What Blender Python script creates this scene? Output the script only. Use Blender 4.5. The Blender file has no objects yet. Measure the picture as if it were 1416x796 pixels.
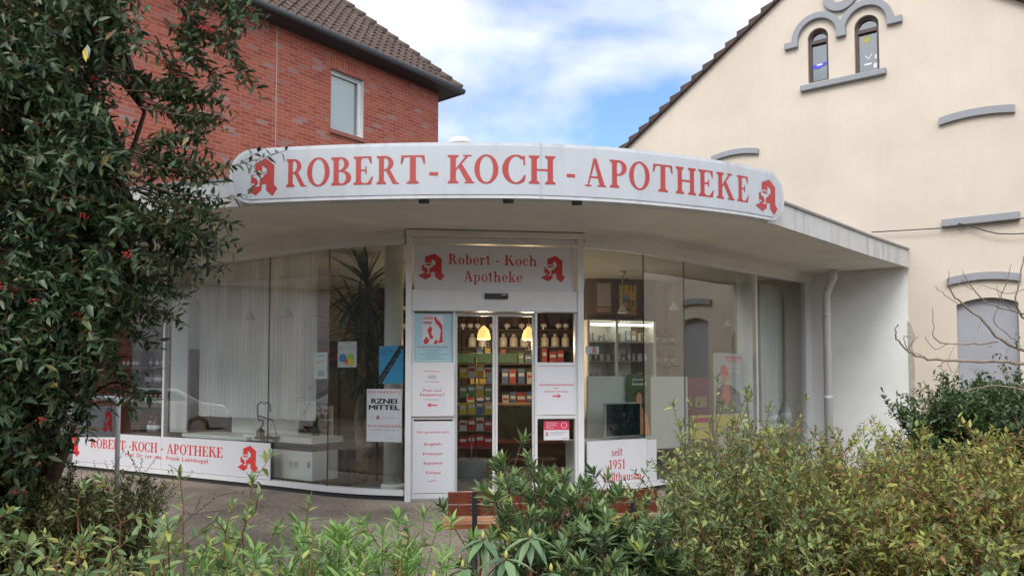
import bpy, bmesh, math, random
import numpy as np
from mathutils import Vector, Matrix
from mathutils.geometry import delaunay_2d_cdt
SC = bpy.context.scene
COL = SC.collection
rad = math.radians

# ------------------------------------------------------------------ camera
F, CX, HOR, EYE, PITCH = 1050.0, 708.0, 525.0, 1.42, rad(2.5)
V0 = -math.tan(PITCH) + (HOR - 398.0) / F
cam_d = bpy.data.cameras.new('camera'); cam = bpy.data.objects.new('camera', cam_d); COL.objects.link(cam)
cam.location = (0, 0, EYE); cam.rotation_euler = (rad(90) + PITCH, 0, 0)
cam_d.sensor_width = 36.0; cam_d.lens = F / 1416.0 * 36.0
cam_d.shift_y = V0 * F / 1416.0
cam_d.clip_start = 0.05; cam_d.clip_end = 3000
SC.camera = cam

# ------------------------------------------------------------------ world
SUN_EL, SUN_AZ = rad(42), rad(205)      # azimuth from +Y towards +X: sun behind the camera, a little to the left
W = bpy.data.worlds.new('World'); SC.world = W; W.use_nodes = True
wn, wl = W.node_tree.nodes, W.node_tree.links
bg = wn['Background']; bg.inputs['Strength'].default_value = 0.13
sky = wn.new('ShaderNodeTexSky'); sky.sky_type = 'NISHITA'; sky.sun_disc = False
sky.sun_elevation = SUN_EL; sky.sun_rotation = SUN_AZ; sky.air_density = 1.0; sky.dust_density = 1.2; sky.ozone_density = 1.5
tc = wn.new('ShaderNodeTexCoord')
sep = wn.new('ShaderNodeSeparateXYZ'); wl.new(tc.outputs['Generated'], sep.inputs[0])
def wmath(op, a, b):
    n = wn.new('ShaderNodeMath'); n.operation = op
    for i, v in enumerate((a, b)):
        if isinstance(v, (int, float)): n.inputs[i].default_value = v
        else: wl.new(v, n.inputs[i])
    return n.outputs[0]
zz = wmath('MAXIMUM', sep.outputs['Z'], 0.0); zd = wmath('ADD', zz, 0.22)
comb = wn.new('ShaderNodeCombineXYZ')
wl.new(wmath('DIVIDE', sep.outputs['X'], zd), comb.inputs[0]); wl.new(wmath('DIVIDE', sep.outputs['Y'], zd), comb.inputs[1])
mp = wn.new('ShaderNodeMapping'); mp.inputs['Location'].default_value = (3.1, 1.7, 0.0); wl.new(comb.outputs[0], mp.inputs['Vector'])
n1 = wn.new('ShaderNodeTexNoise'); n1.inputs['Scale'].default_value = 1.35; n1.inputs['Detail'].default_value = 6; n1.inputs['Roughness'].default_value = 0.5
n1.inputs['Distortion'].default_value = 0.25; wl.new(mp.outputs[0], n1.inputs['Vector'])
r1 = wn.new('ShaderNodeValToRGB'); r1.color_ramp.elements[0].position = 0.41; r1.color_ramp.elements[1].position = 0.57
wl.new(n1.outputs['Fac'], r1.inputs[0])
n2 = wn.new('ShaderNodeTexNoise'); n2.inputs['Scale'].default_value = 2.6; n2.inputs['Detail'].default_value = 5; wl.new(mp.outputs[0], n2.inputs['Vector'])
r2 = wn.new('ShaderNodeValToRGB'); r2.color_ramp.elements[0].position = 0.30; r2.color_ramp.elements[1].position = 0.70
r2.color_ramp.elements[0].color = (3.0, 3.2, 3.6, 1); r2.color_ramp.elements[1].color = (6.0, 6.0, 6.0, 1)
wl.new(n2.outputs['Fac'], r2.inputs[0])
boost = wn.new('ShaderNodeMix'); boost.data_type = 'RGBA'; boost.blend_type = 'MULTIPLY'; boost.inputs['Factor'].default_value = 1
wl.new(sky.outputs[0], boost.inputs['A']); boost.inputs['B'].default_value = (.72, .84, 1.0, 1)
mx = wn.new('ShaderNodeMix'); mx.data_type = 'RGBA'
wl.new(r1.outputs[0], mx.inputs['Factor']); wl.new(boost.outputs['Result'], mx.inputs['A']); wl.new(r2.outputs[0], mx.inputs['B'])
# unseen cloud behind the viewer made denser and brighter to lift light under canopy
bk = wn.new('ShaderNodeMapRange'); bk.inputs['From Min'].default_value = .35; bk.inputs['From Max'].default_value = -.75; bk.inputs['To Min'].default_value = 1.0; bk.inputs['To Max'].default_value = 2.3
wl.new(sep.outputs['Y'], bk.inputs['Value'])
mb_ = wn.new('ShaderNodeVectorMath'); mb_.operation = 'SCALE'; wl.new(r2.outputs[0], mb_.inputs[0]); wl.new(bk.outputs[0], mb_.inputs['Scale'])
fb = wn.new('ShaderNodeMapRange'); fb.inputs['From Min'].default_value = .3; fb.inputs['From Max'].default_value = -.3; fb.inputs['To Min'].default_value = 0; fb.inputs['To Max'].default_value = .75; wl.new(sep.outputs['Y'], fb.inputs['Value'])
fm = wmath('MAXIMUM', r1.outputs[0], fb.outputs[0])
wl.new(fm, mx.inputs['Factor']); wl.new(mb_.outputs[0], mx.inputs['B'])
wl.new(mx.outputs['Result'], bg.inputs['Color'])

sd = bpy.data.lights.new('sun', 'SUN'); sd.energy = 1.0; sd.angle = rad(24); sd.color = (1.0, 0.96, 0.90)
sun = bpy.data.objects.new('sun', sd); COL.objects.link(sun)
sdir = Vector((math.sin(SUN_AZ) * math.cos(SUN_EL), math.cos(SUN_AZ) * math.cos(SUN_EL), math.sin(SUN_EL)))
sun.rotation_euler = sdir.to_track_quat('Z', 'Y').to_euler(); sun.location = (0, 0, 30)
vs = SC.view_settings; vs.view_transform = 'Standard'; vs.look = 'None'; vs.gamma = 1; vs.use_curve_mapping = False
vs.exposure = 0.98

# ------------------------------------------------------------------ helpers
def ray(x, y):
    u = (x - CX) / F; v = -math.tan(PITCH) + (HOR - y) / F
    return Vector((u, math.cos(PITCH) - v * math.sin(PITCH), math.sin(PITCH) + v * math.cos(PITCH)))
EYEP = Vector((0, 0, EYE))
def at(x, y, Y):
    d = ray(x, y); return EYEP + d * (Y / d.y)

class Frame:
    """A vertical plane: u along the wall (left to right as seen), v = z, d = towards the street."""
    def __init__(s, p0, p1):
        s.O = Vector((p0[0], p0[1], 0)); s.U = (Vector((p1[0], p1[1], 0)) - s.O); s.L = s.U.length; s.U.normalize()
        s.N = Vector((s.U.y, -s.U.x, 0))
    def P(s, u, v, d=0.0): return s.O + s.U * u + Vector((0, 0, v)) + s.N * d
    def pix(s, x, y, d=0.0):
        r = ray(x, y); o = s.O + s.N * d; t = (o - EYEP).dot(s.N) / r.dot(s.N); q = EYEP + r * t - o
        return q.dot(s.U), q.z
    def u(s, x, y=525, d=0.0): return s.pix(x, y, d)[0]
    def rotz(s): return math.atan2(s.U.y, s.U.x)

def clean(mesh):
    return mesh

class MB:
    def __init__(s): s.bm = bmesh.new(); s.mats = []; s.mi = 0
    def m(s, mat):
        if mat not in s.mats: s.mats.append(mat)
        s.mi = s.mats.index(mat); return s
    def face(s, pts, smooth=False):
        vs_ = [s.bm.verts.new(p) for p in pts]
        try: f = s.bm.faces.new(vs_)
        except ValueError: return
        f.material_index = s.mi; f.smooth = smooth
    def hexa(s, c):          # 8 corners: bottom ring 0-3, top ring 4-7
        v = [s.bm.verts.new(p) for p in c]
        for q in ((3, 2, 1, 0), (4, 5, 6, 7), (0, 1, 5, 4), (1, 2, 6, 5), (2, 3, 7, 6), (3, 0, 4, 7)):
            f = s.bm.faces.new([v[i] for i in q]); f.material_index = s.mi
        return s
    def box(s, x0, x1, y0, y1, z0, z1):
        return s.hexa([Vector(p) for p in ((x0, y0, z0), (x1, y0, z0), (x1, y1, z0), (x0, y1, z0), (x0, y0, z1), (x1, y0, z1), (x1, y1, z1), (x0, y1, z1))])
    def fbox(s, fr, u0, u1, v0, v1, d0, d1):
        P = fr.P
        return s.hexa([P(u0, v0, d1), P(u1, v0, d1), P(u1, v0, d0), P(u0, v0, d0), P(u0, v1, d1), P(u1, v1, d1), P(u1, v1, d0), P(u0, v1, d0)])
    def bar(s, a, b, w, h):  # square bar from a to b
        a, b = Vector(a), Vector(b); d = (b - a).normalized()
        up = Vector((0, 0, 1)) if abs(d.z) < 0.95 else Vector((0, 1, 0))
        x = d.cross(up).normalized() * w / 2; y = x.cross(d).normalized() * h / 2
        return s.hexa([a - x - y, a + x - y, a + x + y, a - x + y, b - x - y, b + x - y, b + x + y, b - x + y])
    def tube(s, pts, r, n=8, caps=True, r1=None, smooth=True):
        pts = [Vector(p) for p in pts]; rings = []; k = len(pts); ref = None
        for i, p in enumerate(pts):
            d = (pts[min(i + 1, k - 1)] - pts[max(i - 1, 0)]).normalized()
            if ref is None: ref = Vector((0, 0, 1)) if abs(d.z) < 0.9 else Vector((1, 0, 0))
            x = d.cross(ref); x = x.normalized() if x.length > 1e-6 else d.orthogonal().normalized(); y = x.cross(d); ref = y
            rr = r if r1 is None else r + (r1 - r) * i / max(1, k - 1)
            rings.append([s.bm.verts.new(p + (x * math.cos(2 * math.pi * j / n) + y * math.sin(2 * math.pi * j / n)) * rr) for j in range(n)])
        for a, b in zip(rings, rings[1:]):
            for j in range(n):
                f = s.bm.faces.new((a[j], b[j], b[(j + 1) % n], a[(j + 1) % n])); f.material_index = s.mi; f.smooth = smooth
        if caps:
            for q in (rings[0], rings[-1][::-1]):
                f = s.bm.faces.new(q); f.material_index = s.mi
        return s
    def lathe(s, prof, o=(0, 0, 0), n=16, smooth=True, sx=1, sy=1):
        o = Vector(o); rings = []
        for r, z in prof:
            rings.append([s.bm.verts.new(o + Vector((max(r, 1e-4) * sx * math.cos(2 * math.pi * j / n), max(r, 1e-4) * sy * math.sin(2 * math.pi * j / n), z))) for j in range(n)])
        for a, b in zip(rings, rings[1:]):
            for j in range(n):
                f = s.bm.faces.new((a[j], a[(j + 1) % n], b[(j + 1) % n], b[j])); f.material_index = s.mi; f.smooth = smooth
        for q in (rings[0][::-1], rings[-1]):
            f = s.bm.faces.new(q); f.material_index = s.mi
        return s
    def band(s, pl, z0, z1, d0, d1, closed=False):
        """A strip of thickness d1-d0 (positive = street side) that follows the plan polyline pl (left to right)."""
        n = len(pl); nr = []
        for i in range(n):
            a = Vector(pl[max(0, i - 1)]); b = Vector(pl[min(n - 1, i + 1)]); t = (b - a).normalized(); nr.append(Vector((t.y, -t.x)))
        q = lambda i, d, z: Vector((pl[i][0] + nr[i].x * d, pl[i][1] + nr[i].y * d, z))
        ring = lambda i: [s.bm.verts.new(p) for p in (q(i, d0, z0), q(i, d1, z0), q(i, d1, z1), q(i, d0, z1))]
        R = [ring(i) for i in range(n)]
        for a, b in zip(R, R[1:]):
            for j in range(4):
                f = s.bm.faces.new((a[j], a[(j + 1) % 4], b[(j + 1) % 4], b[j])); f.material_index = s.mi
        for r in (R[0][::-1], R[-1]):
            f = s.bm.faces.new(r); f.material_index = s.mi
        return s
    def flat(s, tris, fn, d=0.0):
        """2-D triangles laid onto a surface by fn(u, v, d)."""
        vv, ff = tris; V = [s.bm.verts.new(fn(p[0], p[1], d)) for p in vv]
        for f in ff:
            try: g = s.bm.faces.new([V[i] for i in f]); g.material_index = s.mi
            except ValueError: pass
        return s
    def prism(s, poly, z0, z1):
        vv, ff = cdt([poly]); bot = [s.bm.verts.new((p[0], p[1], z0)) for p in vv]; top = [s.bm.verts.new((p[0], p[1], z1)) for p in vv]
        for f in ff:
            g = s.bm.faces.new([bot[i] for i in f][::-1]); g.material_index = s.mi
            g = s.bm.faces.new([top[i] for i in f]); g.material_index = s.mi
        n = len(poly)
        for i in range(n):
            a, b = poly[i], poly[(i + 1) % n]
            s.face([(a[0], a[1], z0), (b[0], b[1], z0), (b[0], b[1], z1), (a[0], a[1], z1)])
        return s
    def build(s, name, mat=None, parent=None, bevel=0.0, recalc=True):
        if mat is not None and not s.mats: s.mats = [mat]
        bmesh.ops.remove_doubles(s.bm, verts=s.bm.verts, dist=1e-5) if bevel or s.__dict__.get('weld') else None
        if recalc: bmesh.ops.recalc_face_normals(s.bm, faces=s.bm.faces)
        me = bpy.data.meshes.new(name); s.bm.to_mesh(me); s.bm.free()
        for m_ in s.mats: me.materials.append(m_)
        o = bpy.data.objects.new(name, me); COL.objects.link(o)
        if parent is not None: o.parent = parent; o.matrix_parent_inverse = Matrix.Identity(4) if parent.get('_local') else parent.matrix_basis.inverted()
        if bevel:
            b = o.modifiers.new('bevel', 'BEVEL'); b.width = bevel; b.segments = 2; b.limit_method = 'ANGLE'; b.angle_limit = rad(40)
        return o

def cdt(polys, holes=()):
    vs_, fs = [], []
    for p in list(polys) + list(holes):
        if sum(p[i - 1][0] * p[i][1] - p[i][0] * p[i - 1][1] for i in range(len(p))) < 0: p = p[::-1]
        fs.append(list(range(len(vs_), len(vs_) + len(p)))); vs_ += [Vector((a[0], a[1])) for a in p]
    nv, ne, nf, ov, oe, of = delaunay_2d_cdt(vs_, [], fs, 1, 1e-6, True)
    k = len(polys)
    out = [f for f, o in zip(nf, of) if any(i < k for i in o) and not any(i >= k for i in o)]
    return [(v.x, v.y) for v in nv], out

def tag(o, label=None, cat=None, group=None, kind=None):
    if label: o['label'] = label
    if cat: o['category'] = cat
    if group: o['group'] = group
    if kind: o['kind'] = kind
    return o
def thing(name, label, cat, loc=(0, 0, 0), group=None, rz=0.0):
    o = bpy.data.objects.new(name, None); COL.objects.link(o); o.location = loc; o.rotation_euler = (0, 0, rz); o.empty_display_size = 0.1
    o['_local'] = 1     # children are written in the thing's own coordinates
    return tag(o, label, cat, group)
def world_thing(name, label, cat, loc=(0, 0, 0), group=None):
    """children of this one are written in world coordinates"""
    o = bpy.data.objects.new(name, None); COL.objects.link(o); o.location = loc; o.empty_display_size = 0.1
    o.matrix_basis = Matrix.Translation(Vector(loc))
    return tag(o, label, cat, group)
def dup(root, loc, rz=None, label=None, group=None, scale=None):
    r = root.copy(); COL.objects.link(r); r.location = loc
    if rz is not None: r.rotation_euler = (0, 0, rz)
    if scale is not None: r.scale = (scale,) * 3 if isinstance(scale, (int, float)) else scale
    if label: r['label'] = label
    if group: r['group'] = group
    for ch in list(root.children):
        c = ch.copy(); COL.objects.link(c); c.parent = r
        for g in ch.children:
            d = g.copy(); COL.objects.link(d); d.parent = c
    return r

# ------------------------------------------------------------------ materials
MATS = {}
def mat(name, col, rough=0.6, metal=0.0, noise=0.0, nscale=8.0, bump=0.0, bscale=60.0, spec=0.5, stain=None, coat=0.0):
    if name in MATS: return MATS[name]
    m = bpy.data.materials.new(name); m.use_nodes = True; nt = m.node_tree; b = nt.nodes['Principled BSDF']
    b.inputs['Base Color'].default_value = (*col, 1); b.inputs['Roughness'].default_value = rough; b.inputs['Metallic'].default_value = metal
    b.inputs['Specular IOR Level'].default_value = spec; b.inputs['Coat Weight'].default_value = coat
    t = nt.nodes.new('ShaderNodeTexCoord')
    if noise or stain:
        n = nt.nodes.new('ShaderNodeTexNoise'); n.inputs['Scale'].default_value = nscale; n.inputs['Detail'].default_value = 6; n.inputs['Roughness'].default_value = .6
        nt.links.new(t.outputs['Object'], n.inputs['Vector'])
        r = nt.nodes.new('ShaderNodeValToRGB'); r.color_ramp.elements[0].position = .3; r.color_ramp.elements[1].position = .7
        r.color_ramp.elements[0].color = (*[max(0, c * (1 - noise)) for c in col], 1); r.color_ramp.elements[1].color = (*[min(1, c * (1 + noise)) for c in col], 1)
        nt.links.new(n.outputs['Fac'], r.inputs[0]); out = r.outputs[0]
        if stain:                       # vertical weather streaks: (colour, amount)
            mpn = nt.nodes.new('ShaderNodeMapping'); mpn.inputs['Scale'].default_value = (9, 9, .7); nt.links.new(t.outputs['Object'], mpn.inputs[0])
            n2 = nt.nodes.new('ShaderNodeTexNoise'); n2.inputs['Scale'].default_value = 1.0; n2.inputs['Detail'].default_value = 5; nt.links.new(mpn.outputs[0], n2.inputs['Vector'])
            r2 = nt.nodes.new('ShaderNodeValToRGB'); r2.color_ramp.elements[0].position = .5; r2.color_ramp.elements[1].position = .75
            r2.color_ramp.elements[1].color = (stain[1],) * 3 + (1,); nt.links.new(n2.outputs['Fac'], r2.inputs[0])
            mxn = nt.nodes.new('ShaderNodeMix'); mxn.data_type = 'RGBA'; nt.links.new(r2.outputs[0], mxn.inputs['Factor']); nt.links.new(out, mxn.inputs['A'])
            mxn.inputs['B'].default_value = (*stain[0], 1); out = mxn.outputs['Result']
        nt.links.new(out, b.inputs['Base Color'])
    if bump:
        n = nt.nodes.new('ShaderNodeTexNoise'); n.inputs['Scale'].default_value = bscale; n.inputs['Detail'].default_value = 4; nt.links.new(t.outputs['Object'], n.inputs['Vector'])
        bp = nt.nodes.new('ShaderNodeBump'); bp.inputs['Strength'].default_value = bump; bp.inputs['Distance'].default_value = .01
        nt.links.new(n.outputs['Fac'], bp.inputs['Height']); nt.links.new(bp.outputs[0], b.inputs['Normal'])
    MATS[name] = m; return m
def emit(name, col, s):
    if name in MATS: return MATS[name]
    m = bpy.data.materials.new(name); m.use_nodes = True; b = m.node_tree.nodes['Principled BSDF']
    b.inputs['Base Color'].default_value = (*col, 1); b.inputs['Emission Color'].default_value = (*col, 1); b.inputs['Emission Strength'].default_value = s
    MATS[name] = m; return m
def glass(name, tint=(1, 1, 1), refl=1.0, haze=0.0):
    if name in MATS: return MATS[name]
    m = bpy.data.materials.new(name); m.use_nodes = True; nt = m.node_tree; nt.nodes.clear()
    o = nt.nodes.new('ShaderNodeOutputMaterial'); t = nt.nodes.new('ShaderNodeBsdfTransparent'); t.inputs[0].default_value = (*tint, 1)
    g = nt.nodes.new('ShaderNodeBsdfGlossy'); g.inputs['Roughness'].default_value = 0.004; g.inputs[0].default_value = (.95, .97, .98, 1)
    ge = nt.nodes.new('ShaderNodeNewGeometry'); dp_ = nt.nodes.new('ShaderNodeVectorMath'); dp_.operation = 'DOT_PRODUCT'
    nt.links.new(ge.outputs['Normal'], dp_.inputs[0]); nt.links.new(ge.outputs['Incoming'], dp_.inputs[1])
    def mth(op, a, b=None):
        n = nt.nodes.new('ShaderNodeMath'); n.operation = op
        for i, v in enumerate((a, b)):
            if v is None: continue
            if isinstance(v, (int, float)): n.inputs[i].default_value = v
            else: nt.links.new(v, n.inputs[i])
        return n.outputs[0]
    sch = mth('POWER', mth('SUBTRACT', 1.0, mth('ABSOLUTE', dp_.outputs['Value'])), 5.0)      # Schlick's Fresnel, the same from both sides
    ad = mth('ADD', mth('MULTIPLY', mth('ADD', mth('MULTIPLY', sch, .96), .04), refl), haze)
    mxs = nt.nodes.new('ShaderNodeMixShader'); nt.links.new(ad, mxs.inputs[0]); nt.links.new(t.outputs[0], mxs.inputs[1]); nt.links.new(g.outputs[0], mxs.inputs[2])
    nt.links.new(mxs.outputs[0], o.inputs[0]); MATS[name] = m; return m
def leafmat(name, cols, rough=0.45, trans=0.25, spec=0.4):
    """leaf material: colour varies from leaf to leaf"""
    m = bpy.data.materials.new(name); m.use_nodes = True; nt = m.node_tree; b = nt.nodes['Principled BSDF']
    g = nt.nodes.new('ShaderNodeNewGeometry'); r = nt.nodes.new('ShaderNodeValToRGB'); cr = r.color_ramp
    while len(cr.elements) < len(cols): cr.elements.new(0.5)
    for e, (p, c) in zip(cr.elements, cols): e.position = p; e.color = (*c, 1)
    nt.links.new(g.outputs['Random Per Island'], r.inputs[0])
    b.inputs['Roughness'].default_value = rough; b.inputs['Specular IOR Level'].default_value = spec
    nt.links.new(r.outputs[0], b.inputs['Base Color'])
    tr = nt.nodes.new('ShaderNodeBsdfTranslucent'); nt.links.new(r.outputs[0], tr.inputs[0])
    mxs = nt.nodes.new('ShaderNodeMixShader'); mxs.inputs[0].default_value = trans
    nt.links.new(b.outputs[0], mxs.inputs[1]); nt.links.new(tr.outputs[0], mxs.inputs[2])
    nt.links.new(mxs.outputs[0], nt.nodes['Material Output'].inputs[0]); MATS[name] = m; return m

WHITE_FRAME = mat('white_frame_paint', (.66, .67, .67), .35, noise=.05, nscale=5)
RENDER_WHITE = mat('white_render', (.66, .67, .65), .85, noise=.06, nscale=2, bump=.15, bscale=150)
SOFFIT = mat('soffit_paint', (.66, .65, .60), .85, noise=.12, nscale=1.1, bump=.12)
PANEL = mat('sign_white', (.64, .65, .68), .35, noise=.03, nscale=3)
PAPER = mat('paper_white', (.65, .66, .70), .55)
RED = mat('sign_red', (.55, .035, .03), .4)
RED2 = mat('sheet_red', (.62, .06, .09), .5)
BLACK = mat('black_paint', (.015, .015, .017), .4)
DARK = mat('dark_gap', (.03, .03, .03), .7)
GREYTXT = mat('grey_print', (.32, .34, .36), .6)
STEEL = mat('steel', (.55, .56, .57), .35, metal=.9)
GLASS = glass('window_glass', (.93, .95, .94), 1.7, .015)
ZINC = mat('zinc_flashing', (.23, .24, .25), .5, metal=.4, noise=.2, nscale=4)

# ------------------------------------------------------------------ lettering
def arc(cx, cy, rx, ry, tx, ty, a0, a1, n=14):
    o, i = [], []
    for k in range(n + 1):
        a = rad(a0 + (a1 - a0) * k / n)
        o.append((cx + rx * math.cos(a), cy + ry * math.sin(a))); i.append((cx + (rx - tx) * math.cos(a), cy + (ry - ty) * math.sin(a)))
    return o + i[::-1]
def rc(x0, y0, x1, y1): return [(x0, y0), (x1, y0), (x1, y1), (x0, y1)]
def dot(cx, cy, r, n=14): return [(cx + r * math.cos(2 * math.pi * k / n), cy + r * math.sin(2 * math.pi * k / n)) for k in range(n)]
def foot(x, w, y, s=.09, up=1, left=1, right=1):     # bracketed serif at the end of a stem
    t = .045 * up; b = .12 * up; l, r = s * left, s * right
    return [(x - l, y), (x + w + r, y), (x + w + r, y + t), (x + w, y + b), (x, y + b), (x - l, y + t)]
def stem(x, w, y0=0, y1=1, lo=1, hi=1, s=.09, hl=1, hr=1):
    p = [rc(x, y0, x + w, y1)]
    if lo: p.append(foot(x, w, y0, s))
    if hi: p.append(foot(x, w, y1, s, -1, hl, hr))
    return p
SW = .19
def glyphs():
    G = {}
    G['R'] = (.84, stem(.1, SW) + [arc(.32, .735, .34, .265, SW, .06, -90, 90), rc(.2, .94, .33, 1), rc(.2, .47, .33, .53),
              [(.34, .52), (.52, .52), (.80, .05), (.88, .04), (.88, 0), (.64, 0)]])
    o = [arc(.43, .5, .42, .52, .18, .06, 0, 180, 22), arc(.43, .5, .42, .52, .18, .06, 180, 360, 22)]
    G['O'] = (.86, o)
    G['B'] = (.78, stem(.1, SW) + [arc(.36, .755, .3, .245, .17, .055, -90, 90), rc(.2, .945, .37, 1), rc(.2, .48, .37, .535),
              arc(.38, .265, .37, .265, .19, .055, -90, 90), rc(.2, 0, .39, .055), rc(.2, .475, .39, .53)])
    G['E'] = (.76, stem(.1, SW) + [rc(.2, .945, .68, 1), [(.55, .95), (.68, .95), (.69, .74), (.65, .74)], rc(.2, .48, .5, .535), rc(.45, .38, .5, .64),
              rc(.2, 0, .68, .055), [(.53, .05), (.68, .05), (.74, .28), (.70, .28)]])
    G['T'] = (.84, stem(.32, SW, hi=0, s=.1) + [rc(.04, .94, .79, 1), [(.04, .96), (.15, .96), (.07, .70), (.02, .70)], [(.68, .96), (.79, .96), (.81, .70), (.76, .70)]])
    G['K'] = (.9, stem(.1, SW) + [[(.27, .42), (.27, .50), (.62, .96), (.72, .96)], rc(.54, .955, .82, 1), [(.36, .60), (.50, .68), (.88, .04), (.66, .04)], rc(.58, 0, .92, .045)])
    G['C'] = (.8, [arc(.44, .5, .43, .52, .19, .06, 48, 312, 24), [(.66, .98), (.71, .98), (.72, .66), (.67, .66)], [(.68, .30), (.74, .28), (.70, .09), (.60, .10)]])
    G['H'] = (.96, stem(.1, SW) + stem(.66, SW) + [rc(.25, .465, .7, .53)])
    G['A'] = (.86, [[(.36, 1), (.48, 1), (.82, .03), (.61, .03)], [(.36, 1), (.42, .86), (.17, .03), (.11, .03)], rc(.22, .3, .62, .355), rc(.02, 0, .28, .045), rc(.52, 0, .88, .045)])
    G['P'] = (.74, stem(.1, SW) + [arc(.34, .72, .34, .28, SW, .06, -90, 90), rc(.2, .94, .35, 1), rc(.2, .44, .35, .5)])
    G['-'] = (.36, [rc(.04, .28, .32, .40)])
    G['·'] = (.2, [rc(.04, .40, .16, .54)])
    # lower case: x-height .66
    X = .66; lw = .15
    G['o'] = (.6, [arc(.3, X / 2, .28, X / 2 + .015, .14, .05, 0, 180), arc(.3, X / 2, .28, X / 2 + .015, .14, .05, 180, 360)])
    G['b'] = (.64, stem(.07, lw, 0, 1.0, lo=0, hl=1, hr=0, s=.07) + [arc(.3, X / 2, .3, X / 2 + .015, .15, .05, -110, 110)])
    G['p'] = (.66, stem(.08, lw, -.28, X, hl=1, hr=0, s=.07) + [arc(.31, X / 2, .3, X / 2 + .015, .15, .05, -110, 110)])
    G['e'] = (.56, [arc(.29, X / 2, .27, X / 2 + .015, .14, .05, 0, 320), rc(.08, .33, .56, .385)])
    G['r'] = (.5, stem(.07, lw, 0, X, hl=1, hr=0, s=.07) + [arc(.34, .40, .18, .27, .10, .10, 40, 150), dot(.44, .55, .065)])
    G['t'] = (.42, [rc(.11, .08, .25, .88), rc(.0, X - .05, .38, X), arc(.26, .14, .15, .15, .1, .07, 180, 330), [(.11, .88), (.0, X), (.14, X)]])
    G['c'] = (.54, [arc(.3, X / 2, .28, X / 2 + .015, .14, .05, 50, 315), dot(.46, .52, .065)])
    G['h'] = (.7, stem(.07, lw, 0, 1.0, hl=1, hr=0, s=.07) + [arc(.35, .40, .25, .275, .14, .08, 0, 160)] + stem(.45, lw, 0, .42, hi=0, s=.07))
    G['n'] = (.7, stem(.07, lw, 0, X, hl=1, hr=0, s=.07) + [arc(.35, .40, .25, .275, .14, .08, 0, 160)] + stem(.45, lw, 0, .42, hi=0, s=.07))
    G['u'] = (.7, [rc(.07, .22, .22, X), foot(.07, .15, X, .07, -1, 1, 0), arc(.32, .25, .25, .265, .14, .08, 180, 340)] + stem(.45, lw, 0, X, lo=1, hl=1, hr=0, s=.07))
    G['k'] = (.68, stem(.07, lw, 0, 1.0, hl=1, hr=0, s=.07) + [[(.2, .26), (.2, .32), (.46, X - .03), (.54, X - .03)], rc(.38, X - .045, .64, X), [(.27, .36), (.38, .44), (.66, .03), (.46, .03)], rc(.40, 0, .70, .045)])
    G['i'] = (.32, stem(.08, lw, 0, X, hl=1, hr=0, s=.07) + [dot(.155, .88, .085)])
    G['l'] = (.32, stem(.08, lw, 0, 1.0, hl=1, hr=0, s=.07))
    G['s'] = (.48, [arc(.24, .49, .19, .185, .11, .065, 40, 270), arc(.24, .18, .21, .19, .12, .07, -140, 90), dot(.38, .54, .045), dot(.09, .12, .05)])
    G['a'] = (.58, [arc(.27, .44, .22, .235, .14, .07, 0, 150), dot(.12, .50, .07), rc(.35, .1, .49, .46), arc(.25, .19, .2, .2, .13, .07, 20, 340), [(.42, .0), (.56, .0), (.56, .05), (.49, .12), (.40, .1)]])
    G['1'] = (.5, stem(.18, .16, 0, .97, hi=0, s=.1) + [[(.18, .97), (.06, .86), (.06, .81), (.19, .86)]])
    G['9'] = (.6, [arc(.29, .66, .25, .33, .14, .055, 0, 360, 24)[:], arc(.14, .62, .40, .62, .15, .10, -75, 15)])
    G['5'] = (.56, [rc(.12, .86, .5, .97), [(.12, .97), (.18, .97), (.15, .52), (.09, .52)], arc(.22, .30, .28, .32, .15, .08, -120, 115), dot(.10, .08, .07)])
    G[' '] = (.36, [])
    return G
GL = glyphs()
_gc = {}
def gtris(ch):
    if ch not in _gc: _gc[ch] = cdt(GL[ch][1]) if GL[ch][1] else ([], [])
    return _gc[ch]
def gext(ch):
    v = gtris(ch)[0]; xs = [p[0] for p in v]; return min(xs), max(xs)
def serif_glyph(mb, ch, u0, u1, v0, v1, fn, d):
    a, b = gext(ch); v, f = gtris(ch)
    mb.flat(([(u0 + (p[0] - a) / (b - a) * (u1 - u0), v0 + p[1] * (v1 - v0)) for p in v], f), fn, d)
def serif_word(mb, word, u0, u1, v0, v1, fn, d, gap=.06):
    x = 0; pl = []
    for ch in word: pl.append((ch, x)); x += GL[ch][0] + gap
    tot = x - gap; k = (u1 - u0) / tot
    for ch, px in pl:
        v, f = gtris(ch)
        if v: mb.flat(([(u0 + (px + p[0]) * k, v0 + p[1] * (v1 - v0)) for p in v], f), fn, d)
_tc = {}
def sans(body, bold=0.0):
    key = (body, bold)
    if key not in _tc:
        c = bpy.data.curves.new('lettering', 'FONT'); c.body = body; c.size = 1; c.offset = bold; c.resolution_u = 3
        o = bpy.data.objects.new('lettering', c); COL.objects.link(o)
        me = bpy.data.meshes.new_from_object(o.evaluated_get(bpy.context.evaluated_depsgraph_get()))
        v = [(p.co.x, p.co.y) for p in me.vertices]; f = [list(p.vertices) for p in me.polygons]
        bpy.data.objects.remove(o); bpy.data.curves.remove(c); bpy.data.meshes.remove(me)
        _tc[key] = (v, f)
    return _tc[key]
def sans_word(mb, body, uc, v, h, fn, d, bold=0.0, width=None, align=0, squash=1.0):
    """h = cap height (font caps are about .73 of the size); align -1 left, 0 centre"""
    vv, ff = sans(body, bold)
    if not vv: return
    xs = [p[0] for p in vv]; a, b = min(xs), max(xs); s = h / .73
    sx = s * squash if width is None else width / (b - a)
    o = uc - (a + b) / 2 * sx if align == 0 else uc - a * sx
    mb.flat(([(o + p[0] * sx, v + p[1] * s) for p in vv], ff), fn, d)
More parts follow.
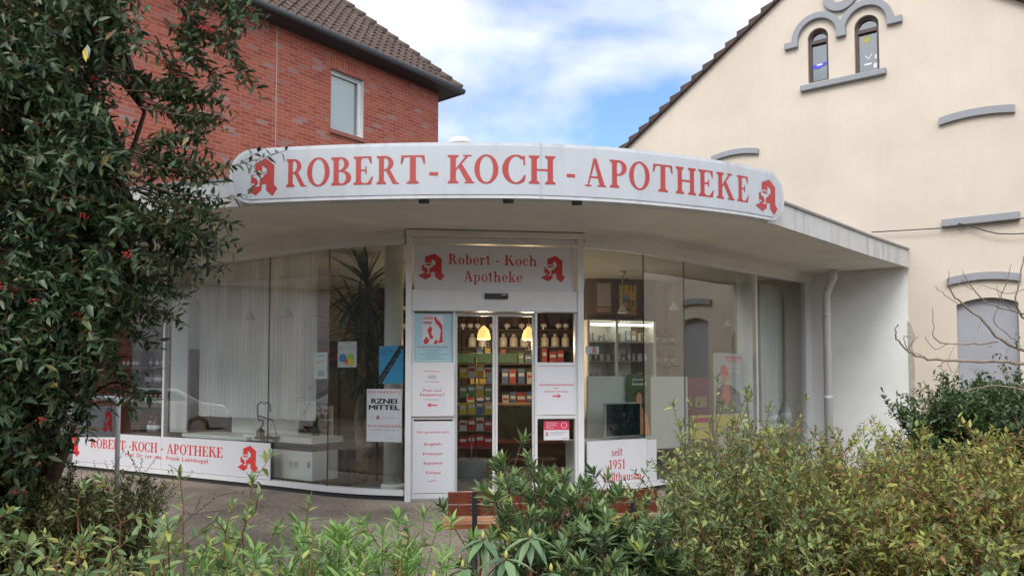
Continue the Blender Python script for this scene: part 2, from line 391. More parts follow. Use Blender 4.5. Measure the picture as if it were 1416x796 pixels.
_E = lambda pts: [((x - 150) / 262, (685 - y) / 473) for x, y in pts]
EMB = _E([(312, 212), (385, 303), (383, 545), (412, 595), (370, 685), (318, 612), (318, 535), (280, 535), (278, 610), (228, 668), (150, 600), (215, 545), (190, 515), (190, 415), (222, 410), (222, 272)])
EMW = [_E(q) for q in ([(285, 310), (322, 350), (322, 410), (285, 420)],
       [(204, 424), (305, 420), (292, 450), (268, 470), (240, 470), (215, 450)],
       [(240, 468), (268, 468), (262, 490), (266, 510), (258, 530), (268, 560), (228, 566), (234, 550), (246, 540), (252, 512), (244, 492)],
       [(184, 524), (208, 520), (220, 530), (212, 543), (196, 536)])]
_ring = arc(0, 0, 1, 1, .34, .34, 10, 190, 14); EMW.append(_E([(252 + 33 * p[0], 415 - 48 * p[1]) for p in _ring]))
def emblem(mb, u0, u1, v0, v1, fn, d, red, white):
    sc = lambda P: [(u0 + p[0] * (u1 - u0), v0 + p[1] * (v1 - v0)) for p in P]
    mb.m(red).flat(cdt([sc(EMB)]), fn, d)
    mb.m(white).flat(cdt([sc(q) for q in EMW]), fn, d + .0025)
def frect(mb, u0, u1, v0, v1, fn, d):
    mb.flat(([(u0, v0), (u1, v0), (u1, v1), (u0, v1)], [[0, 1, 2, 3]]), fn, d)
# ------------------------------------------------------------------ ground
def at_z(x, y, z):
    r = ray(x, y); return EYEP + r * ((z - EYE) / r.z)
_cs, _sn = math.cos(PITCH), math.sin(PITCH)
def proj(p):
    x, y, z = p[0], p[1], p[2] - EYE; dep = y * _cs + z * _sn; v = (-y * _sn + z * _cs) / dep
    return CX + F * x / dep, HOR - F * (v + math.tan(PITCH))
GZ = -0.25
def ground_z(y): return 0.0 if y >= 8.7 else GZ if y <= 6.5 else GZ * (8.7 - y) / 2.2
def paving_mat():
    m = bpy.data.materials.new('pavement'); m.use_nodes = True; nt = m.node_tree; b = nt.nodes['Principled BSDF']; L = nt.links.new
    t = nt.nodes.new('ShaderNodeTexCoord')
    n = nt.nodes.new('ShaderNodeTexNoise'); n.inputs['Scale'].default_value = 1.1; n.inputs['Detail'].default_value = 8; L(t.outputs['Object'], n.inputs[0])
    v = nt.nodes.new('ShaderNodeTexVoronoi'); v.inputs['Scale'].default_value = 75; L(t.outputs['Object'], v.inputs[0])
    r = nt.nodes.new('ShaderNodeValToRGB'); r.color_ramp.elements[0].color = (.25, .205, .165, 1); r.color_ramp.elements[1].color = (.41, .345, .285, 1)
    r.color_ramp.elements[0].position = .3; r.color_ramp.elements[1].position = .7; L(n.outputs['Fac'], r.inputs[0])
    r2 = nt.nodes.new('ShaderNodeValToRGB'); r2.color_ramp.elements[0].color = (.45, .44, .42, 1); r2.color_ramp.elements[1].color = (1.25, 1.22, 1.2, 1)
    sp = nt.nodes.new('ShaderNodeSeparateColor'); L(v.outputs['Color'], sp.inputs[0]); L(sp.outputs[0], r2.inputs[0])
    mx = nt.nodes.new('ShaderNodeMix'); mx.data_type = 'RGBA'; mx.blend_type = 'MULTIPLY'; mx.inputs['Factor'].default_value = .75
    L(r.outputs[0], mx.inputs['A']); L(r2.outputs[0], mx.inputs['B']); n3 = nt.nodes.new('ShaderNodeTexNoise'); n3.inputs['Scale'].default_value = .55; n3.inputs['Detail'].default_value = 9; n3.inputs['Roughness'].default_value = .68; n3.inputs['Distortion'].default_value = .6; L(t.outputs['Object'], n3.inputs[0])
    r3 = nt.nodes.new('ShaderNodeValToRGB'); r3.color_ramp.elements[0].color = (.58, .57, .55, 1); r3.color_ramp.elements[1].color = (1.05, 1.05, 1.05, 1); r3.color_ramp.elements[0].position = .38; r3.color_ramp.elements[1].position = .58; L(n3.outputs[0], r3.inputs[0])
    m3 = nt.nodes.new('ShaderNodeMix'); m3.data_type = 'RGBA'; m3.blend_type = 'MULTIPLY'; m3.inputs['Factor'].default_value = .8; L(mx.outputs['Result'], m3.inputs['A']); L(r3.outputs[0], m3.inputs['B'])
    L(m3.outputs['Result'], b.inputs['Base Color']); b.inputs['Roughness'].default_value = .9
    bp = nt.nodes.new('ShaderNodeBump'); bp.inputs['Strength'].default_value = .5; bp.inputs['Distance'].default_value = .01
    L(v.outputs['Distance'], bp.inputs['Height']); L(bp.outputs[0], b.inputs['Normal'])
    return m
PAVE = paving_mat()
g = MB(); xs = [-600, -60, -15, -8, -4, 0, 4, 8, 15, 60, 600]; ys = [-600, -60, -10, 0, 3, 6.5, 7.2, 7.9, 8.7, 12, 25, 80, 600]
for i in range(len(xs) - 1):
    for j in range(len(ys) - 1):
        g.face([(xs[a], ys[b], ground_z(ys[b])) for a, b in ((i, j), (i + 1, j), (i + 1, j + 1), (i, j + 1))])
g.weld = True
tag(g.build('ground', PAVE), kind='structure')
# planting bed soil in front, 5 mm above the paving sheet
SOIL = mat('soil', (.055, .038, .026), .95, noise=.45, nscale=14, bump=.8, bscale=40)
s = MB(); s.prism([(-9, 1.2), (7.5, 1.2), (7.5, 5.35), (-0.3, 5.35), (-0.9, 4.6), (-2.4, 4.5), (-3.0, 6.2), (-9, 6.35)], GZ - .02, GZ + .03)
tag(s.build('soil', SOIL), kind='structure')

# ------------------------------------------------------------------ plan of the shop front
LPL = [(-7.5, 12.55), (-5.07, 11.09), (-3.9, 10.39), (-3.2, 9.97), (-2.75, 9.68), (-2.27, 9.37), (-1.8, 9.15), (-1.27, 9.02)]
RPL = [(.87, 9.27), (1.3, 9.47), (1.7, 9.76), (2.05, 10.07), (2.36, 10.36), (3.75, 11.66), (5.02, 12.78)]
DOOR = Frame((-1.27, 9.02), (.87, 9.27))
LW = Frame((-5.07, 11.09), (-3.2, 9.97)); LWX = Frame((-7.5, 12.55), (-5.07, 11.09))
L2 = Frame((-3.2, 9.97), (-2.27, 9.37)); L3 = Frame((-2.27, 9.37), (-1.27, 9.02))
R1 = Frame((.87, 9.27), (1.7, 9.76)); R2 = Frame((1.7, 9.76), (2.36, 10.36)); R3 = Frame((2.36, 10.36), (3.75, 11.66)); R4 = Frame((3.75, 11.66), (5.02, 12.78))
SOF, HEAD, FLOOR = 3.2, 3.05, .05

ph = world_thing('pharmacy_building', 'single storey pharmacy with curved glass front and wide white canopy roof', 'building', (0, 9, 0))
# canopy outline from the sign and the right wing (left to right)
def smooth(pl, k=6):
    out = []; P = [Vector((*p, 0)) for p in pl]
    for i in range(len(P) - 1):
        p0, p1, p2, p3 = P[max(0, i - 1)], P[i], P[i + 1], P[min(len(P) - 1, i + 2)]
        for j in range(k):
            t = j / k; q = .5 * ((2 * p1) + (p2 - p0) * t + (2 * p0 - 5 * p1 + 4 * p2 - p3) * t * t + (3 * p1 - p0 - 3 * p2 + p3) * t ** 3); out.append((q.x, q.y))
    return out + [pl[-1]]
CAN_K = [(-8.3, 10.9), (-7.2, 9.95), (-6.0, 9.1), (-5.0, 8.5), (-4.0, 8.05), (-2.7, 7.66), (-1.34, 7.46), (-.13, 7.42), (.55, 7.49), (1.18, 7.64), (1.9, 7.92), (2.45, 8.2), (2.95, 8.55)]
CAN = smooth(CAN_K, 5) + [(4.0, 9.63), (5.1, 10.78), (6.2, 11.86)]
CREAM0 = (-1.9, 17.72); CU = Vector((.8131, -.5821))
CREAM = Frame(CREAM0, (CREAM0[0] + CU.x * 15, CREAM0[1] + CU.y * 15))
BRICK1 = (-1.94, 19.7); BU = Vector((.6272, .7789))
BRICK = Frame((BRICK1[0] - BU.x * 10.6, BRICK1[1] - BU.y * 10.6), BRICK1)
back = [(6.1, 11.95), (5.1, 12.68), (2.9, 14.26), (-.2, 16.5), (-3.9, 17.0), (-6.0, 14.6), (-7.6, 12.62), (-8.2, 11.85)]
FASCIA = mat('fascia_paint', (.52, .52, .51), .6, noise=.06, nscale=2, stain=((.22, .21, .20), .75))
m = MB(); m.prism([p for p in CAN] + back, SOF, SOF + .03); m.build('soffit', SOFFIT, ph)
m = MB(); m.prism([p for p in CAN] + back, SOF + .031, SOF + .2); m.build('roof', ZINC, ph)
m = MB(); m.band(CAN, SOF - .02, SOF + .25, 0.001, .03); m.build('fascia', FASCIA, ph)
m = MB(); m.band(CAN, SOF + .251, SOF + .28, -.06, .05); m.build('roof_flashing', ZINC, ph)
# head band and base rail along the glass
def bands(pl, tagname):
    m = MB(); m.band(pl, HEAD + .05, SOF, -.14, .05); m.build('lintel_band', SOFFIT, ph)
    m = MB(); m.band(pl, HEAD - .01, HEAD + .049, -.05, .035); m.build('head_rail', WHITE_FRAME, ph)
    m = MB(); m.band(pl, .06, .125, -.05, .035); m.build('base_rail', WHITE_FRAME, ph)
    m = MB(); m.band(pl, -.1, .059, -.06, .0); m.build('plinth', DARK, ph)
bands(smooth(LPL, 4), 'l'); bands(smooth(RPL, 4), 'r')
for fr in (LWX, LW, L2, L3, R1, R2, R3, R4):
    m = MB(); m.fbox(fr, .004, fr.L - .004, .12, HEAD, -.012, -.004); m.build('window_pane', GLASS, ph)
EDGE = glass('glass_edge', (.35, .45, .42), 1.0, .1)
for fr in (LW, L2, R1, R2):
    m = MB(); m.fbox(fr, fr.L - .005, fr.L + .005, .125, HEAD - .01, -.016, .0); m.build('glass_joint', EDGE, ph)
for fr, u in ((LW, 0.0), (R4, 0.0)):
    m = MB(); m.fbox(fr, u - .022, u + .022, .125, HEAD - .01, -.05, .02); m.build('mullion', WHITE_FRAME, ph)
m = MB(); m.fbox(R4, R4.L - .19, R4.L + .12, .0, SOF, -.12, .03); m.build('corner_post', WHITE_FRAME, ph)
m = MB(); m.fbox(LWX, -.2, .1, .0, SOF, -.12, .03); m.build('corner_post', WHITE_FRAME, ph)

# ---- entrance
D = DOOR
def du(x, d=0.0): return D.u(x, 525, d)
def dv(y, x=680): return D.pix(x, y)[1]
U0, U1 = du(560), du(806)
zH0, zH1 = dv(330), 3.17
m = MB(); m.fbox(D, U0 - .0, U1 + .0, zH0, zH1 + .02, -.2, .16); m.build('entrance_canopy_box', SOFFIT, ph, bevel=.008)
m = MB(); m.fbox(D, U0 + .005, du(569), -.02, zH0 - .002, -.1, .1); m.build('door_post', WHITE_FRAME, ph, bevel=.004)
m = MB(); m.fbox(D, du(797), U1 - .005, -.02, zH0 - .002, -.1, .1); m.build('door_post', WHITE_FRAME, ph, bevel=.004)
z_t0, z_t1 = dv(431), dv(403)
m = MB(); m.fbox(D, du(569) + .002, du(797) - .002, z_t0, z_t1, -.08, .085); m.build('door_transom', WHITE_FRAME, ph, bevel=.004)
m = MB(); m.fbox(D, du(569) + .002, du(797) - .002, dv(338), zH0 - .004, -.08, .05); m.build('door_head_rail', WHITE_FRAME, ph)
m = MB(); m.fbox(D, du(669), du(701), dv(414), dv(407), .086, .125); sens = m.build('door_sensor', BLACK, ph, bevel=.006)
m = MB(); m.m(mat('sensor_print', (.5, .5, .5))); m.fbox(D, du(692), du(698), dv(409.5), dv(408.3), .1251, .1256); m.build('sensor_mark', None, sens)
z502, z576, z684 = dv(503), dv(576.5), dv(684)
for (xa, xb) in ((569, 629), (739, 797)):
    m = MB()
    for z0, z1 in ((-.0, .085), (z576 - .02, z576 + .02), (z502 - .02, z502 + .02)):
        m.fbox(D, du(xa) + .03, du(xb) - .024, z0, z1, -.06, .04)
    m.fbox(D, du(xa) + .003, du(xa) + .03, 0, z_t0 - .002, -.06, .042)
    m.fbox(D, du(xb) - .024, du(xb), 0, z_t0 - .002, -.06, .042)
    m.build('side_panel_frame', WHITE_FRAME, ph)
def dpane(xa, xb, z0, z1, d=-.02):
    m = MB(); m.fbox(D, du(xa) + .03, du(xb) - .025, z0, z1, d - .006, d); return m.build('window_pane', GLASS, ph)
dpane(569, 629, z502 + .02, z_t0 - .003); dpane(739, 797, z502 + .02, z_t0 - .003); dpane(739, 797, .085, z576 - .02)
for xa, xb in ((629, 685), (685, 740)):
    m = MB(); a, b = du(xa) + .003, du(xb) - .003; t = .028
    for q in ((a, a + t, .03, z_t0 - .01), (b - t, b, .03, z_t0 - .01), (a + t, b - t, .03, .09), (a + t, b - t, z_t0 - .05, z_t0 - .01)):
        m.fbox(D, *q, -.075, -.035)
    dr = m.build('sliding_door', WHITE_FRAME, ph)
    m = MB(); m.fbox(D, a + t, b - t, .09, z_t0 - .05, -.058, -.052); m.build('door_glass', GLASS, dr)
m = MB(); m.fbox(D, U0, U1, -.02, .028, -.3, .06); m.build('threshold', mat('aluminium', (.5, .5, .5), .4, metal=.7), ph)

# ------------------------------------------------------------------ roof sign
SZ0, SZ1 = SOF - .03, SOF + .515
_pl = [Vector((*p, 0)) for p in CAN]
_cum = [0.0]
for a, b in zip(_pl, _pl[1:]): _cum.append(_cum[-1] + (b - a).length)
def can_pt(s, d):
    for i in range(len(_cum) - 1):
        if s <= _cum[i + 1] or i == len(_cum) - 2:
            t = (s - _cum[i]) / (_cum[i + 1] - _cum[i]); a, b = _pl[i], _pl[i + 1]; p = a + (b - a) * t
            def nrm(k):
                q0, q1 = _pl[max(0, k - 1)], _pl[min(len(_pl) - 1, k + 1)]; v = (q1 - q0).normalized(); return Vector((v.y, -v.x, 0))
            n = (nrm(i) * (1 - t) + nrm(i + 1) * t).normalized(); return p + n * d
def sfn(s, z, d):
    p = can_pt(s, d + .17); return Vector((p.x, p.y, z))
def s_of_px(x, z=3.42, d=0.0):
    lo, hi = _cum[20], _cum[-1]
    for _ in range(40):
        mid = (lo + hi) / 2
        if proj(sfn(mid, z, d))[0] < x: lo = mid
        else: hi = mid
    return (lo + hi) / 2
SA, SB = s_of_px(316.5), s_of_px(1085)
RC = .25
def sign_outline(inset, n=60):
    a, b, r = SA + inset, SB - inset, max(.02, RC - inset); z0, z1 = SZ0 + inset, SZ1 - inset; P = []
    cols = [a + r * (1 - math.cos(math.pi / 2 * k / 7)) for k in range(8)]
    cols += [a + r + (b - a - 2 * r) * k / n for k in range(1, n)] + [b - r * (1 - math.cos(math.pi / 2 * k / 7)) for k in range(7, -1, -1)]
    for s in cols:
        e = r - (s - a) if s < a + r else r - (b - s) if s > b - r else 0
        dz = r - math.sqrt(max(0, r * r - e * e)); P.append((s, z0 + dz, z1 - dz))
    return P
def sign_body(mb, inset, d0, d1):
    P = sign_outline(inset)
    f = [(sfn(s, a, d1), sfn(s, b, d1)) for s, a, b in P]; k = [(sfn(s, a, d0), sfn(s, b, d0)) for s, a, b in P]
    for i in range(len(P) - 1):
        mb.face([f[i][0], f[i + 1][0], f[i + 1][1], f[i][1]]); mb.face([k[i][0], k[i][1], k[i + 1][1], k[i + 1][0]])
        mb.face([f[i][1], f[i + 1][1], k[i + 1][1], k[i][1]]); mb.face([f[i][0], k[i][0], k[i + 1][0], f[i + 1][0]])
    mb.face([f[0][0], f[0][1], k[0][1], k[0][0]]); mb.face([f[-1][1], f[-1][0], k[-1][0], k[-1][1]]); mb.weld = True
roof_sign = world_thing('roof_sign', 'long curved white sign with red serif lettering along the canopy edge', 'sign', tuple(sfn((SA + SB) / 2, SZ0, 0)))
SIGN_FACE = mat('sign_face', (.44, .46, .49), .38, noise=.035, nscale=2.5, stain=((.36, .37, .38), .55))
SIGN_RIM = mat('sign_rim', (.54, .56, .59), .4, noise=.05, nscale=3, stain=((.34, .33, .31), .6))
m = MB(); sign_body(m, 0.0, -.14, -.005); m.build('sign_case', SIGN_RIM, roof_sign)
m = MB(); sign_body(m, 0.035, -.004, .003); m.build('sign_board', SIGN_FACE, roof_sign)
for x in (347, 748, 1068):
    m = MB().m(GREYTXT); s_ = s_of_px(x)
    m.face([sfn(s_ - .003, SZ0, .0045), sfn(s_ + .003, SZ0, .0045), sfn(s_ + .003, SZ1, .0045), sfn(s_ - .003, SZ1, .0045)])
    m.face([sfn(s_ - .003, SZ1, .0045), sfn(s_ + .003, SZ1, .0045), sfn(s_ + .003, SZ1 + .001, -.14), sfn(s_ - .003, SZ1 + .001, -.14)]); m.build('panel_joint', None, roof_sign)
LET = mat('sign_letter_red', (.37, .034, .028), .45, noise=.05, nscale=6)
m = MB().m(LET)
for ch, a, b in [('R', 396, 424), ('O', 425, 456), ('B', 458, 486), ('E', 489, 516), ('R', 521, 552), ('T', 554, 588), ('-', 594, 606), ('K', 619, 656), ('O', 656, 689), ('C', 694.5, 727),
                 ('H', 731, 768), ('-', 783.6, 794.7), ('A', 809, 838), ('P', 843, 866.4), ('O', 869.7, 898), ('T', 902.4, 930), ('H', 934, 962), ('E', 965.5, 987), ('K', 990.5, 1015), ('E', 1019, 1035)]:
    serif_glyph(m, ch, s_of_px(a), s_of_px(b), 3.312, 3.588, sfn, .006)
m.build('lettering', None, roof_sign)
for a, b in ((341.5, 384), (1044, 1074.5)):
    m = MB(); emblem(m, s_of_px(a), s_of_px(b), 3.232, 3.612, sfn, .006, LET, SIGN_FACE); m.build('emblem', None, roof_sign)
for x in (585, 703, 800):
    m = MB(); s_ = s_of_px(x); p = sfn(s_, SZ0 - .02, -.06); m.tube([p - Vector((.05, 0, 0)), p + Vector((.05, 0, 0))], .018, 8); m.build('sign_bracket', DARK, roof_sign)

# ------------------------------------------------------------------ signs on the front
def board(name, label, fr, u0, u1, v0, v1, d0, d1, material=PANEL, cat='sign', group=None, bevel=0):
    t = world_thing(name, label, cat, tuple(fr.P((u0 + u1) / 2, v0, d1)), group)
    m = MB(); m.fbox(fr, u0, u1, v0, v1, d0, d1); m.build('board', material, t, bevel=bevel); return t
# sign over the door
ua, ub, va, vb = du(572), du(794), dv(402.5), dv(340)
t = board('door_sign', 'white sign panel with two red emblems and serif shop name over the sliding doors', D, ua, ub, va, vb, -.03, .012, mat('door_sign_white', (.66, .66, .68), .4, noise=.02))
for w_, a, b, z0, z1 in (('Robert', 619.5, 678, 366.5, 352), ('-', 685, 690.5, 366.5, 352), ('Koch', 697.5, 742.5, 367, 352.5), ('Apotheke', 641, 722, 390, 375)):
    m = MB().m(RED); serif_word(m, w_, du(a), du(b), dv(z0), dv(z1), D.P, .0145, gap=.1); m.build('lettering', None, t)
for a, b in ((577, 614), (747.5, 781.5)):
    m = MB(); emblem(m, du(a), du(b), dv(389.5), dv(352), D.P, .0145, RED, PANEL); m.build('emblem', None, t)
# side panels
def sheet(name, label, fr, x0, x1, y0, y1, d, paper, cat='poster', group=None, th=.004, frame=None):
    """a printed sheet on plane fr, between pixel columns / rows (flat in the photograph too); returns mesh builder and local mapping"""
    xm, ym = (x0 + x1) / 2, (y0 + y1) / 2
    u0, u1, v0, v1 = fr.pix(x0, ym, d)[0], fr.pix(x1, ym, d)[0], fr.pix(xm, y1, d)[1], fr.pix(xm, y0, d)[1]
    m = MB().m(paper); m.fbox(fr, u0, u1, v0, v1, d - th, d)
    fn = lambda a, b, dd=0.0: fr.P(u0 + (u1 - u0) * a, v0 + (v1 - v0) * b, d + .0015 + dd)
    asp = (u1 - u0) / (v1 - v0)
    return m, fn, (u0, u1, v0, v1, asp)
class Sheet:
    def __init__(s, name, label, fr, x0, x1, y0, y1, d, paper, cat='poster', group=None, th=.004):
        s.name, s.label, s.cat, s.group = name, label, cat, group
        s.m, s.fn, q = sheet(name, label, fr, x0, x1, y0, y1, d, paper, th=th); s.w, s.h = q[1] - q[0], q[3] - q[2]
    def F(s): return lambda a, b, dd: s.fn(a / s.w, b / s.h, dd)
    def rect(s, mt, a0, b0, a1, b1, dd=0.0): s.m.m(mt); frect(s.m, a0 * s.w, a1 * s.w, b0 * s.h, b1 * s.h, s.F(), dd); return s
    def poly(s, mt, pts, dd=0.0): s.m.m(mt); s.m.flat(cdt([[(a * s.w, b * s.h) for a, b in pts]]), s.F(), dd); return s
    def disc(s, mt, a, b, r, dd=0.0): s.m.m(mt); s.m.flat(cdt([dot(a * s.w, b * s.h, r * s.w, 20)]), s.F(), dd); return s
    def ring(s, mt, a, b, r, t, dd=0.0): s.m.m(mt); s.m.flat(cdt([arc(a * s.w, b * s.h, r * s.w, r * s.w, t * s.w, t * s.w, 0, 355, 24)]), s.F(), dd); return s
    def text(s, mt, body, a, b, h, bold=0.0, width=None, align=0, dd=0.0, squash=1.0):
        s.m.m(mt); sans_word(s.m, body, a * s.w, b * s.h, h * s.h, s.F(), dd, bold, None if width is None else width * s.w, align, squash); return s
    def emb(s, a0, b0, a1, b1, dd=0.0): emblem(s.m, a0 * s.w, a1 * s.w, b0 * s.h, b1 * s.h, s.F(), dd, RED, PAPER); return s
    def done(s):
        o = s.m.build(s.name); return tag(o, s.label, s.cat, s.group)
LBLUE = mat('pale_blue_film', (.38, .58, .64), .3)
s = Sheet('info_film', 'pale blue film with a red drawing of a man at a microscope and small text', D, 571, 626, 433, 500, .002, LBLUE)
P = lambda q: [(x / 55, 1 - y / 67) for x, y in q]
s.rect(PAPER, .24, .36, .76, .96)
for k in range(9): s.rect(RED, .26 + .027 * k, .87, .275 + .027 * k, .93 if k % 2 else .945, .001); s.rect(RED, .26 + .025 * k, .78, .278 + .025 * k, .83, .001)
s.poly(RED, [(.52, .90), (.56, .94), (.60, .88), (.68, .82), (.74, .74), (.75, .40), (.64, .38), (.68, .50), (.70, .66), (.64, .74), (.57, .80)], .001)
s.poly(RED, [(.36, .66), (.44, .74), (.48, .68), (.46, .58), (.52, .50), (.44, .46), (.40, .56)], .001).poly(RED, [(.26, .44), (.34, .52), (.42, .44), (.36, .37), (.28, .37)], .001)
s.poly(RED, [(.50, .37), (.58, .46), (.64, .42), (.60, .37)], .001)
s.text(mat('film_red', (.45, .12, .12)), 'Robert-Koch-Apotheke', .5, .29, .042, .012, .76)
for b, w in ((.235, .5), (.19, .3), (.145, .72), (.10, .42), (.05, .6)): s.rect(mat('film_print', (.22, .36, .42)), .5 - w / 2, b, .5 + w / 2, b + .014)
s.done()
BOXW = mat('letter_panel', (.68, .68, .69), .45)
s = Sheet('letterbox_panel', 'white letterbox panel with a left pointing red arrow beside the door', D, 567, 628, 504, 575, .075, BOXW, th=.03, cat='letterbox')
s.text(RED2, 'Notdienst', .5, .86, .03, .0, .34).ring(GREYTXT, .5, .78, .001, .0005)
s.rect(mat('letter_slot', (.5, .5, .5)), .40, .73, .60, .80).text(RED2, 'Klingel', .5, .66, .022, 0, .3)
s.rect(PAPER, .22, .06, .80, .60).text(RED2, 'Post- und', .5, .475, .05, .012, .40, dd=.001).text(RED2, 'Rezepteinwurf', .5, .395, .05, .012, .55, dd=.001)
s.rect(GREYTXT, .34, .315, .66, .327, .001)
s.poly(RED2, [(.38, .215), (.47, .26), (.47, .228), (.62, .228), (.62, .202), (.47, .202), (.47, .17)], .001).done()
s = Sheet('language_sheet', 'tall white sheet listing spoken languages in red on left of the door', D, 571, 626, 582, 681, .048, PAPER, th=.012)
s.text(RED2, 'Wir sprechen auch:', .5, .835, .032, .008, .84)
for k, w in enumerate(('English', 'Français', 'Español', 'Türkçe')): s.text(RED2, w, .5, .665 - .133 * k, .036, .01, (.43, .49, .46, .40)[k])
s.text(RED2, '\uFEF2\uFE91\uFEAE\uFECB', .48, .165, .04, .0, .22).done()
s = Sheet('notice_sheet', 'white notice with red print and right pointing arrow, above the sticker pane', D, 742, 796, 506, 573, .05, PAPER, th=.012)
s.text(RED2, 'Apothekennotdienste', .5, .60, .045, .012, .88).text(RED2, 'auf', .5, .535, .032, .006, .12).text(RED2, 'digitaler Anzeige', .5, .465, .036, .006, .60)
s.poly(RED2, [(.63, .385), (.54, .43), (.54, .398), (.40, .398), (.40, .372), (.54, .372), (.54, .34)]).done()
s = Sheet('window_sticker', 'small red and white sticker on the dark lower pane right of the door', D, 752, 787, 581, 608, -.012, PAPER, cat='sticker', th=.003)
s.rect(mat('sticker_red', (.66, .05, .11), .4), 0, .52, 1, 1)
s.text(PAPER, 'Notdienst und', .09, .86, .09, .01, .46, -1, .001).text(PAPER, 'Tag und Nacht', .09, .73, .09, .01, .40, -1, .001).text(PAPER, 'für Sie da', .09, .60, .09, .01, .28, -1, .001)
s.ring(PAPER, .80, .76, .12, .02, .001); s.emb(.05, .20, .17, .44, .0)
for k in range(3): s.rect(GREYTXT, .24, .40 - .07 * k, .92 - .1 * k, .42 - .07 * k)
s.rect(RED, .72, .08, .75, .13).rect(GREYTXT, .80, .08, .94, .12).done()
# base sign of the left window (two boards with a joint at the mullion)
lu = lambda x, y=630: LW.pix(x, y, .04)[0]; lv = lambda y, x: LW.pix(x, y, .04)[1]
ZB0, ZB1 = .13, .60
t = world_thing('window_sign', 'white sign boards with red serif shop name along the base of the left window', 'sign', tuple(LW.P(1.0, ZB0, .03)))
m = MB(); m.fbox(LW, lu(100), -.003, ZB0, ZB1, .022, .034); m.build('board', PANEL, t)
m = MB(); m.fbox(LW, .003, lu(373), ZB0, ZB1, .022, .034); m.build('board', PANEL, t)
BSR = mat('bright_sign_red', (.66, .04, .04), .4)
zt, zb = .505, .365
for w, a, b in (('ROBERT', 124.5, 173), ('·', 178.2, 180), ('KOCH', 181.5, 217), ('·', 222.5, 224.3), ('APOTHEKE', 230, 308)):
    m = MB().m(BSR)
    if w == '·': serif_glyph(m, w, lu(a), lu(b), zb - .02, zt, LW.P, .0365)
    else: serif_word(m, w, lu(a), lu(b), zb, zt, LW.P, .0365, gap=.04)
    m.build('lettering', None, t)
m = MB().m(BSR); sans_word(m, 'Prof. Dr. rer. nat.', (lu(173) + lu(224)) / 2, .275, .06, LW.P, .0365, .004, lu(224) - lu(173)); m.build('lettering', None, t)
m = MB().m(BSR); sans_word(m, 'Frank Leimkugel', (lu(229.5) + lu(287)) / 2, .275, .06, LW.P, .0365, .004, lu(287) - lu(229.5))
m.build('lettering', None, t)
for a, b in ((85, 110), (328, 356.5)):
    m = MB(); emblem(m, lu(a), lu(b), .20, .555, LW.P, .0365, MATS['bright_sign_red'], PANEL); m.build('emblem', None, t)
# base sign of the right window
ru0, ru1 = .03, R1.L + .0
rz0, rz1 = .13, R1.pix(845, 608)[1]
t = world_thing('year_sign', 'white board with red serif founding year under the monitor window', 'sign', tuple(R1.P(.4, rz0, .03)))
m = MB(); m.fbox(R1, ru0, ru1, rz0, rz1, .02, .032); m.fbox(R2, .0, .2, rz0, rz1 - .02, .02, .032); m.build('board', PANEL, t)
q = lambda x: R1.pix(x, 640, .034)[0]; qz = lambda y: R1.pix(850, y, .034)[1]
for w_, a, b, z0, z1 in (('seit', 845.5, 861, 630, 619), ('1951', 842, 865, 648, 635), ('Holthausen', 834, 887, 665, 653)):
    m = MB().m(RED); serif_word(m, w_, q(a), q(b), qz(z0), qz(z1), R1.P, .0345, gap=.05); m.build('lettering', None, t)
# posters on the left glass
BLUE = mat('poster_blue', (.05, .36, .66), .4)
s = Sheet('blue_poster', 'bright blue poster with a dark diagonal stripe hanging in front of the column', L3, 524, 557.5, 478, 530, -.02, BLUE)
s.text(mat('poster_navy', (.02, .05, .12)), 'Zeitsprünge', .33, .87, .045, .012, .5).text(MATS['poster_navy'], 'Neuss', .22, .79, .045, .01, .24)
s.poly(BLACK, [(.0, .03), (.0, .16), (.84, 1.0), (1, 1.0), (1, .92), (.12, .0)])
rr = random.Random(4); gy = mat('poster_grey', (.22, .24, .27))
for k in range(60):
    a = rr.random(); c = .02 + .93 * a + rr.uniform(-.035, .05); w = rr.uniform(.012, .035)
    if .03 < a < .93 and c < .97: s.rect(gy if k % 3 else GREYTXT, a, c, a + w, c + w * .8, .001)
s.done()
s = Sheet('striped_poster', 'white poster with bold black two line word and red striped bands', L3, 507, 555.5, 537.5, 610.5, -.008, PAPER)
for k in range(11):
    a = .03 + .088 * k; s.poly(RED2, [(a, .925), (a + .035, .925), (a + .075, .965), (a + .04, .965)]); s.poly(RED2, [(a + .04, .275), (a + .075, .275), (a + .035, .318), (a, .318)])

for k in range(5):
    for w_, b_, wd in (('RZNEI', .725, .72), ('MITTEL', .605, .86)): s.text(BLACK, w_, .488 + .006 * k, b_ + (.004 if k % 2 else 0), .095, 0, wd, dd=.0004 * k)
s.emb(.26, .42, .37, .50)
s.rect(GREYTXT, .14, .455, .23, .463).rect(GREYTXT, .40, .455, .86, .463).text(GREYTXT, 'APOTHEKEN STÄRKEN. JETZT!', .5, .215, .028, .0, .82).rect(GREYTXT, .58, .07, .82, .076).done()
s = Sheet('dotted_flyer', 'white flyer with four big coloured dots taped on the glass by the plant', L3, 467, 493, 472, 507.5, -.02, PAPER, cat='flyer')
for c, a, b, r in (((.05, .25, .62), .27, .36, .2), ((.35, .62, .05), .68, .36, .2), ((.72, .05, .07), .48, .24, .13), ((.8, .62, .04), .72, .18, .17)):
    s.disc(mat('dot_%d' % int(c[0] * 100), c), a, b, r, .0005 * a)
rr = random.Random(2)
for k in range(9): s.poly([RED2, BLUE, MATS['dot_80'], GREYTXT][k % 4], [(.08 + .1 * k, .80 - .03 * (k % 3)), (.14 + .1 * k, .80 - .03 * (k % 3)), (.11 + .1 * k, .72 - .03 * (k % 3))])
for b in (.93, .10): s.rect(GREYTXT, .3, b, .7, b + .02)
